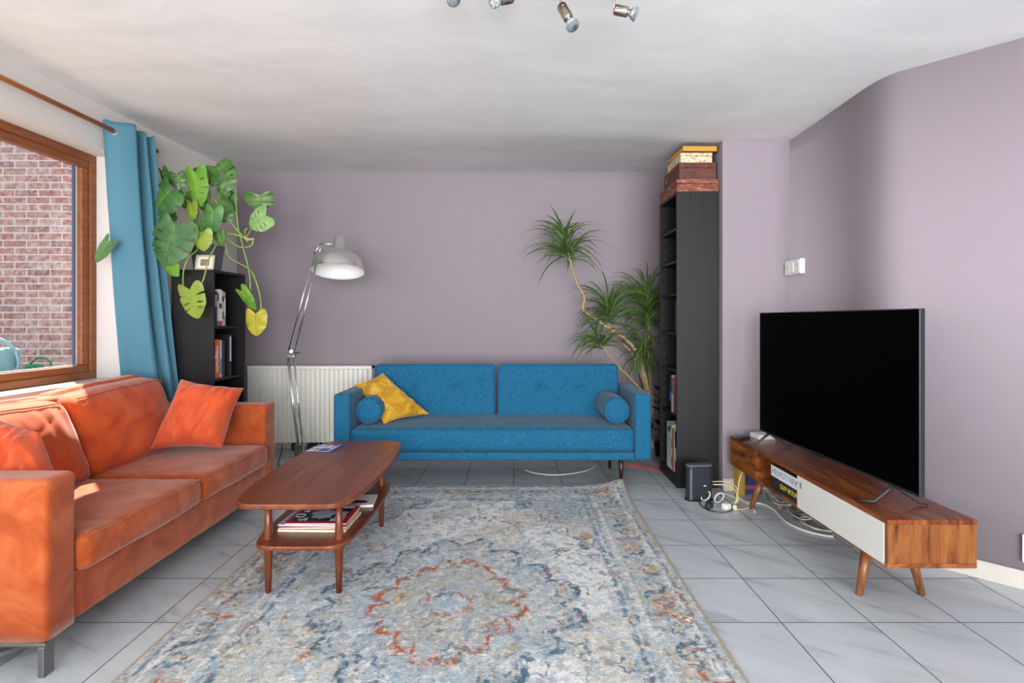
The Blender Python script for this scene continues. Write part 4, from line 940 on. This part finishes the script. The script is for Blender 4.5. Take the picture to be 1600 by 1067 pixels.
# ------------------------------------------------------------------ monstera
PY = 3.58
mo_ = thing('monstera', (-2.10, PY, 1.469), 'large monstera in a grey pot on the short bookcase', 'plant')
pc = Vector((-2.10, PY, 1.469))
build('pot', MB().lathe([(0, 0), (.078, 0), (.082, .01), (.10, .155), (.105, .16), (.105, .175), (.097, .175), (.092, .15), (0, .15)], pc, 40), plain('55575c', .45), mo_, smooth=True)
build('soil', MB().lathe([(.093, .151), (.06, .158), (0, .162)], pc, 24), M_soil, mo_, smooth=True)
def cp(cx_, cy_, Y): return pt(120+cx_*.4126, 180+cy_*.4126, Y)
def leaf(cx_, cy_, Ln, Wd, ang, col, notch, Y, tilt=0., yaw=0., lab=None):
    s = .4126*Y/F; Ln *= s; Wd *= s; a = math.radians(ang)
    c = cp(cx_, cy_, Y); e1 = Vector((math.cos(a), 0, math.sin(a))); e2 = Vector((-math.sin(a), 0, math.cos(a))); nn = Vector((0, -1, 0))
    R = Matrix.Rotation(yaw, 3, e1) @ Matrix.Rotation(tilt, 3, e2); e1 = R @ e1; e2 = R @ e2; nn = R @ nn
    mb = MB(); nt, nl = 100, 14; rs = random.Random(int(cx_*31+cy_))
    slots = [(s0+rs.uniform(-.02, .02), sg, rs.uniform(.3, .42), (1.3 if rs.random() < .45 else rs.uniform(.7, .85))) for sg in (1, -1) for s0 in (.27, .43, .58)] if notch else []
    def half(sg):
        rows = []
        for i in range(nt+1):
            t = i/nt; w = (math.sin(PI*min(1, t*1.01)**.56)**.72 if t < .985 else 0)*(1-.28*t)*1.12
            w = max(0, min(1, w)); row = []
            for j in range(nl+1):
                f = j/nl; ww = f*w
                back = .22*(1-t)**2.5*f*w*1.4
                fw = .20*ww*min(1, t*3)
                x = (t-.5)*Ln+(fw-back*1.6)*Ln; y = sg*ww*Wd/2
                zz = -.13*Wd*(ww**2)+.05*Wd*ww-.10*Ln*(t-.4)**2*1.6+.016*Wd*math.sin(t*24)*ww
                row.append(mb.bm.verts.new(c+e1*x+e2*y+nn*zz))
            rows.append(row)
        for i, (r0, r1) in enumerate(zip(rows, rows[1:])):
            for j in range(nl):
                t = (i+.5)/nt; f = (j+.5)/nl; hole = False
                for (s0, g_, f0, f1) in slots:
                    if g_ == sg and f0 < f < f1:
                        q = (f-f0)/(f1-f0); wd = .017*math.sin(PI*min(.95, q))**.5 if f1 < 1 else .004+.02*q**.7
                        if abs(t-s0) < wd: hole = True
                if not hole: mb.face((r0[j], r0[j+1], r1[j+1], r1[j]) if sg > 0 else (r0[j], r1[j], r1[j+1], r0[j+1]))
    half(1); half(-1); bmesh.ops.remove_doubles(mb.bm, verts=mb.bm.verts, dist=.0002)
    o = build('leaf', mb, ML[col], mo_, smooth=True)
    if lab: o['label'] = lab
    rib = [c+e1*((t-.5)*Ln)+nn*(-.10*Ln*(t-.4)**2*1.6+.001) for t in [k/10 for k in range(11)]]
    mbr = MB().tube(rib, [.0022*(1-.8*k/10) for k in range(11)], 6)
    if Ln > .07:
        for t0 in (.12, .24, .36, .48, .6, .72):
            for sg in (1, -1):
                W0 = (math.sin(PI*min(1, t0*1.01)**.56)**.72)*(1-.28*t0)*1.12; vp = []
                for q in range(6):
                    ww = q/5*.85*W0; vp.append(c+e1*((t0-.5)*Ln+(.20*ww*min(1, t0*3)-.35*(1-t0)**2.5*ww)*Ln)+e2*(sg*ww*Wd/2)+nn*(-.13*Wd*ww**2+.05*Wd*ww-.10*Ln*(t0-.4)**2*1.6+.016*Wd*math.sin(t0*24)*ww+.0006))
                mbr.tube(vp, [.0011, .001, .0009, .0008, .0006, .0004], 4)
    build('midrib', mbr, M_stem, o, smooth=True)
    return c-e1*Ln*.5, e1
soil = pc+Vector((0, 0, .15))
def petiole(base, end, mid=None, r=.0035):
    m = mid if mid is not None else (base+end)/2+Vector((0, 0, .06))
    build('stem', MB().tube(spline([base, m, end], 8), r, 8), M_stem, mo_, smooth=True)
LV = [(335,242,66,48,-80,'dark',0,3.50,.2,.5),(385,252,58,56,-80,'dark',0,3.47,.1,-.3),(316,330,120,125,-135,'mid',1,3.36,.15,.2),(346,494,165,165,-112,'teal',1,3.26,.1,.15),
 (458,282,132,80,-84,'bright',1,3.36,.1,.2),(457,215,52,52,70,'dark',0,3.62,.3,0),(505,240,62,48,-85,'dark',0,3.6,.2,.4),(560,240,100,90,-60,'dark',1,3.46,.1,-.2),
 (575,205,54,52,10,'dark',1,3.56,.3,0),(525,212,54,46,60,'dark',0,3.6,.3,.2),(408,325,58,52,-95,'dark',0,3.5,.1,.1),(435,366,62,48,-95,'lime',0,3.38,.2,.3),(365,388,34,32,-60,'dark',0,3.45,.2,0),
 (511,403,92,68,-100,'mid',0,3.32,.1,.1),(556,372,86,78,-55,'dark',0,3.42,.1,-.3),(562,295,42,38,-60,'dark',0,3.5,.2,0),(592,314,40,34,-40,'dark',0,3.55,.2,0),(476,480,72,66,-88,'lime',0,3.28,.1,0),
 (541,470,48,42,-80,'mid',0,3.38,.1,.2),(362,582,72,62,-55,'bright',0,3.3,.1,.3),(692,332,60,95,-88,'dark',1,3.46,.3,-.2),(683,402,86,84,-150,'pale',1,3.42,.2,.1),(650,702,88,56,-62,'bright',0,3.40,.2,.5),
 (677,795,88,76,-92,'yellow',0,3.42,.1,.1),(441,716,118,92,-78,'lime',1,3.24,.1,.1),(404,706,62,38,-82,'brown',0,3.30,.1,.6),(480,345,40,36,-80,'dark',0,3.6,.1,.2),(460,425,44,42,-100,'mid',0,3.5,.1,0),
 (588,345,50,44,-50,'dark',0,3.56,.2,.2)]
hang = {20, 21, 22, 23, 24, 25}
for i, (x, y, l, w, a, c, nt, Y, ti, ya) in enumerate(LV):
    b, e = leaf(x, y, l*.97, w*1.12, a, c, nt, Y, ti, ya, {'yellow': 'drooping yellow-green leaf', 'brown': 'yellow-brown withering leaf', 'pale': 'pale grey-green split leaf'}.get(c))
    if i in hang: continue
    s0 = soil+Vector((random.uniform(-.05, .05), random.uniform(-.04, .04), 0)); up = Vector((0, 0, .05+.03*(i % 3)))
    mid = s0.lerp(b, .55)+up
    petiole(s0, b, mid, .0032)
V = lambda L_: spline([cp(*p) for p in L_], 6)
build('stem', MB().tube(V([(430, 440, 3.5), (520, 442, 3.46), (600, 452, 3.42), (640, 465, 3.4), (668, 472, 3.4)]), .0065, 8), M_stem, mo_, smooth=True)
build('stem', MB().tube(V([(500, 290, 3.5), (545, 350, 3.45), (590, 415, 3.42), (635, 465, 3.4), (650, 480, 3.4)]), .0055, 8), M_stem, mo_, smooth=True)
build('stem', MB().tube(V([(600, 265, 3.5), (604, 350, 3.46), (612, 430, 3.42), (630, 500, 3.4), (652, 590, 3.4), (658, 662, 3.4)]), .0042, 8), M_stem, mo_, smooth=True)
build('stem', MB().tube(V([(560, 455, 3.45), (572, 530, 3.42), (610, 558, 3.41), (660, 590, 3.41), (688, 660, 3.41), (698, 725, 3.41), (690, 752, 3.42)]), .0042, 8), M_stem, mo_, smooth=True)
build('stem', MB().tube(V([(455, 512, 3.34), (420, 545, 3.31), (403, 600, 3.3), (404, 672, 3.3)]), .004, 8), M_stem, mo_, smooth=True)
build('stem', MB().tube(V([(530, 488, 3.34), (500, 545, 3.28), (480, 620, 3.25), (455, 672, 3.24)]), .0042, 8), M_stem, mo_, smooth=True)
build('stem', MB().tube(V([(470, 440, 3.5), (463, 480, 3.4), (455, 512, 3.34)]), .004, 8), M_stem, mo_, smooth=True)
build('stem', MB().tube(V([(560, 455, 3.45), (540, 470, 3.4), (530, 488, 3.34)]), .004, 8), M_stem, mo_, smooth=True)
build('stem', MB().tube(V([(640, 465, 3.4), (636, 440, 3.42), (645, 428, 3.42)]), .004, 8).tube(V([(668, 472, 3.4), (660, 495, 3.4), (620, 500, 3.42), (585, 480, 3.44), (560, 455, 3.45)]), .005, 8), M_stem, mo_, smooth=True)
build('stem', MB().tube(V([(640, 465, 3.4), (655, 440, 3.42), (668, 400, 3.46), (690, 345, 3.47)]), .004, 8), M_stem, mo_, smooth=True)
build('aerial_root', MB().tube(V([(635, 462, 3.4), (650, 470, 3.39), (672, 468, 3.39)]), [.009]*6+[.007]*7, 8), plain('b09070', .7), mo_, smooth=True)
build('stem', MB().tube([soil, soil.lerp(cp(430, 440, 3.5), .5)+Vector((0, 0, .03)), cp(430, 440, 3.5)], .008, 8), M_stem, mo_, smooth=True)
# single leaf peeking out left of the curtain
b, e = leaf(93, 518, 100, 56, -128, 'teal', 0, 3.09, .1, .1)
build('stem', MB().tube(spline([soil, Vector((-2.2, 3.48, 1.67)), Vector((-2.38, 3.45, 1.63)), Vector((-2.461, 3.40, 1.60)), Vector((-2.461, 3.28, 1.59)), Vector((-2.461, 3.17, 1.585)), b], 8), .003, 8), M_stem, mo_, smooth=True)
# picture frame on the bookcase
Mq = frame((1, .1, 0), (0, .18, 1), (pt(319, 407, 3.44).x, 3.45, 1.469+.050))
pf = thing('picture_frame', (pt(319, 407, 3.44).x, 3.45, 1.469), 'small cream framed picture in front of the monstera pot', 'picture frame')
a_ = .058; h_ = .050
build('frame', MB().box(-a_, a_, -h_, -h_+.012, -.006, .006, Mq).box(-a_, a_, h_-.012, h_, -.006, .006, Mq).box(-a_, -a_+.012, -h_+.012, h_-.012, -.006, .006, Mq).box(a_-.012, a_, -h_+.012, h_-.012, -.006, .006, Mq), plain('c4b89c', .5), pf, bevel=.001)
build('mat_board', MB().box(-a_+.012, a_-.012, -h_+.012, h_-.012, -.003, .001, Mq), plain('e4dfd0', .6), pf)
build('picture', MB().box(-.028, .028, -.022, .022, .001, .002, Mq), plain('8c7a66', .5, var=.6, sc=60), pf)
build('stand', MB().box(-.02, .02, -h_, h_*.5, -.03, -.006, Mq), M_dark, pf)

# ------------------------------------------------------------------ dracaena
dc = Vector((1.03, 4.42, 0))
dr_ = thing('dracaena', dc, 'tall leaning dracaena in a dark pot between the blue sofa and tall bookcase', 'plant')
n = N('dark_glazed_pot'); M_pot = n.fin(n.ramp(n.noise(n.coord(), 22, 5, .7), [(.4, '16191e'), (.55, '2b333c'), (.7, '5a6873')]), .4)
build('pot', MB().lathe([(0, 0), (.10, 0), (.105, .01), (.13, .24), (.135, .25), (.135, .27), (.122, .27), (.118, .24), (0, .24)], dc, 40), M_pot, dr_, smooth=True)
build('soil', MB().lathe([(.119, .241), (.06, .25), (0, .254)], dc, 24), M_soil, dr_, smooth=True)
DY = 4.36
D = lambda L_: spline([pt(x, y, Y) for x, y, Y in L_], 6)
def cane(P, r0, r1):
    pts = D(P); n_ = len(pts); build('cane', MB().tube([p+Vector((.003*math.sin(i*2.1), 0, .002*math.sin(i*1.3))) for i, p in enumerate(pts)], [r0+(r1-r0)*i/(n_-1) for i in range(n_)], 10), M_cane, dr_, smooth=True)
cane([(1000, 668, 4.40), (1016, 640, 4.40), (1010, 595, 4.38), (996, 553, 4.37), (978, 530, 4.36), (955, 515, 4.35), (925, 494, 4.33), (911, 482, 4.31), (913, 464, 4.3), (901, 441, 4.28), (892, 411, 4.26), (888, 395, 4.26)], .016, .009)
cane([(1000, 668, 4.42), (1008, 610, 4.42), (991, 558, 4.41), (976, 540, 4.40), (958, 526, 4.38), (952, 505, 4.36)], .013, .008)
cane([(1002, 668, 4.36), (1008, 622, 4.34), (997, 604, 4.32), (968, 574, 4.28), (955, 559, 4.26), (938, 537, 4.24)], .011, .007)
cane([(1006, 668, 4.42), (1020, 640, 4.42), (1016, 600, 4.42), (1012, 556, 4.42), (1014, 515, 4.42), (1012, 490, 4.42)], .014, .009)
cane([(1006, 668, 4.40), (1012, 620, 4.40), (1005, 590, 4.38), (1002, 565, 4.36), (1006, 545, 4.34)], .011, .008)
cane([(1013, 535, 4.42), (1018, 527, 4.40), (1028, 528, 4.38), (1036, 531, 4.38)], .006, .005)
def crown(px, py, Y, Rp, nlv, up, seed, tip=(0, 0, 1), droop=1.0):
    rn = random.Random(seed); c = pt(px, py, Y); R0 = Rp*Y/F; mb = MB(); tip = Vector(tip).normalized()
    for k in range(nlv):
        az = k*2.399+rn.uniform(-.3, .3); el = up+(1-up)*rn.uniform(-1.1, 1.0)
        el = max(-.9, min(1.45, el)); d = Vector((math.cos(az)*math.cos(el), math.sin(az)*math.cos(el)*.75, math.sin(el))) 
        d = (d+tip*.25).normalized(); L_ = R0*rn.uniform(.75, 1.25); st = c+tip*rn.uniform(-.05, .05)*1.6
        p = st.copy(); side = d.cross(Vector((0, 0, 1))); side = side.normalized() if side.length > .05 else Vector((1, 0, 0)); side = Matrix.Rotation(rn.uniform(-1.3, 1.3), 3, d) @ side; rows = []; nn_ = 11
        for i in range(nn_+1):
            t = i/nn_; w = .0085*(1-t**3)*(min(1, .55+t*3)); sd = side
            rows.append((mb.bm.verts.new(p-sd*w), mb.bm.verts.new(p+Vector((0, 0, -.0015))), mb.bm.verts.new(p+sd*w)))
            p = p+d*(L_/nn_); p.y = min(p.y, 4.645); d = (d+Vector((0, 0, -.22*droop*(0.3+t)))).normalized()
            if p.x > 1.09 and p.y < 3.99: p.x = 1.09
        for a, b in zip(rows, rows[1:]): mb.face((a[0], a[1], b[1], b[0])); mb.face((a[1], a[2], b[2], b[1]))
    build('leaf_crown', mb, M_drac, dr_, smooth=True)
crown(886, 392, 4.26, 70, 60, .35, 1, (-.3, 0, 1))
crown(882, 372, 4.26, 40, 26, .7, 11, (-.3, 0, 1), .6)
crown(953, 492, 4.36, 70, 70, .4, 2, (-.1, 0, 1))
crown(936, 533, 4.24, 54, 46, .3, 3, (-.4, 0, .8))
crown(1012, 478, 4.42, 72, 76, .55, 4, (0, 0, 1))
crown(1010, 500, 4.40, 55, 40, .1, 14, (0, 0, 1), 1.6)
crown(1006, 548, 4.34, 52, 60, -.1, 5, (0, 0, 1), 1.7)
# small dark plant behind the bookcase foot
dp = thing('dark_plant', (1.22, 4.42, 0), 'small dark leafed plant behind the foot of the tall bookcase', 'plant')
build('pot', MB().lathe([(0, 0), (.05, 0), (.06, .12), (.052, .12), (0, .11)], (1.235, 4.40, 0), 20), M_blackp, dp, smooth=True)
mb = MB(); rn = random.Random(2)
for k in range(22):
    a = k*2.4; z = .14+.022*k; p = Vector((1.235, 4.40, z-.03)); q = p+Vector((.07*math.cos(a)-.03, .06*math.sin(a), .05)); s_ = Vector((-math.sin(a), math.cos(a), .3))*.022
    v_ = [mb.bm.verts.new(x) for x in (p, p.lerp(q, .55)+s_, q, p.lerp(q, .55)-s_)]; mb.face(v_)
mb.tube([(1.235, 4.40, .1), (1.235, 4.40, .6)], .004, 6)
build('foliage', mb, plain('14181a', .5), dp)

# ------------------------------------------------------------------ ceiling spotlights
SYY = 1.88; zc_ = ceil_z(.2, 1.84)
sp = thing('ceiling_spotlight', (pt(845, 0, SYY).x, 1.84, zc_-.03), 'brushed nickel ceiling light bar with four halogen spots', 'ceiling light')
xa, xb = pt(700, 0, SYY).x, pt(975, 0, SYY).x
build('mounting_bar', MB().rbox(xa, xb, 1.815, 1.865, zc_-.028, zc_-.004, .006, 4), M_nickel, sp, smooth=True)
def spot(a, b, c, stem):
    st = P_(*stem); A_, B_, C_ = P_(*a), P_(*b), P_(*c)
    h = build('spot_head', MB().tube([A_, A_.lerp(B_, .06), A_.lerp(B_, .94), B_], [.0155, .018, .018, .0165], 24), M_nickel, sp, smooth=True)
    build('stem', MB().tube([Vector((st.x, 1.84, zc_-.02)), st, A_.lerp(B_, .15)], .0042, 10).tube([A_.lerp(B_, .15)+Vector((0, -.02, 0)), A_.lerp(B_, .15)+Vector((0, .02, 0))], .005, 8), M_nickel, h, smooth=True)
    d = (C_-B_)
    build('halogen_bulb', MB().tube([B_-d*.1, B_+d*.25, B_+d*.55, C_, C_+d*.05], [.010, .012, .019, .025, .022], 24), M_gl, h, smooth=True)
P_ = lambda x, y, Y=SYY: pt(x, y, Y)
M_gl = plain('b9c4c8', .12, .85, .05)
spot((877, 9), (889, 30, 1.86), (895, 40, 1.84), (876, 6))
spot((960, 15), (981, 19, 1.87), (993, 22, 1.86), (959, 12))
spot((800, -3), (783, 0, 1.86), (772, 1, 1.83), (800, -10))
spot((700, -16), (705, -8, 1.86), (709, 0, 1.84), (699, -18))
print('objects', len(bpy.data.objects))
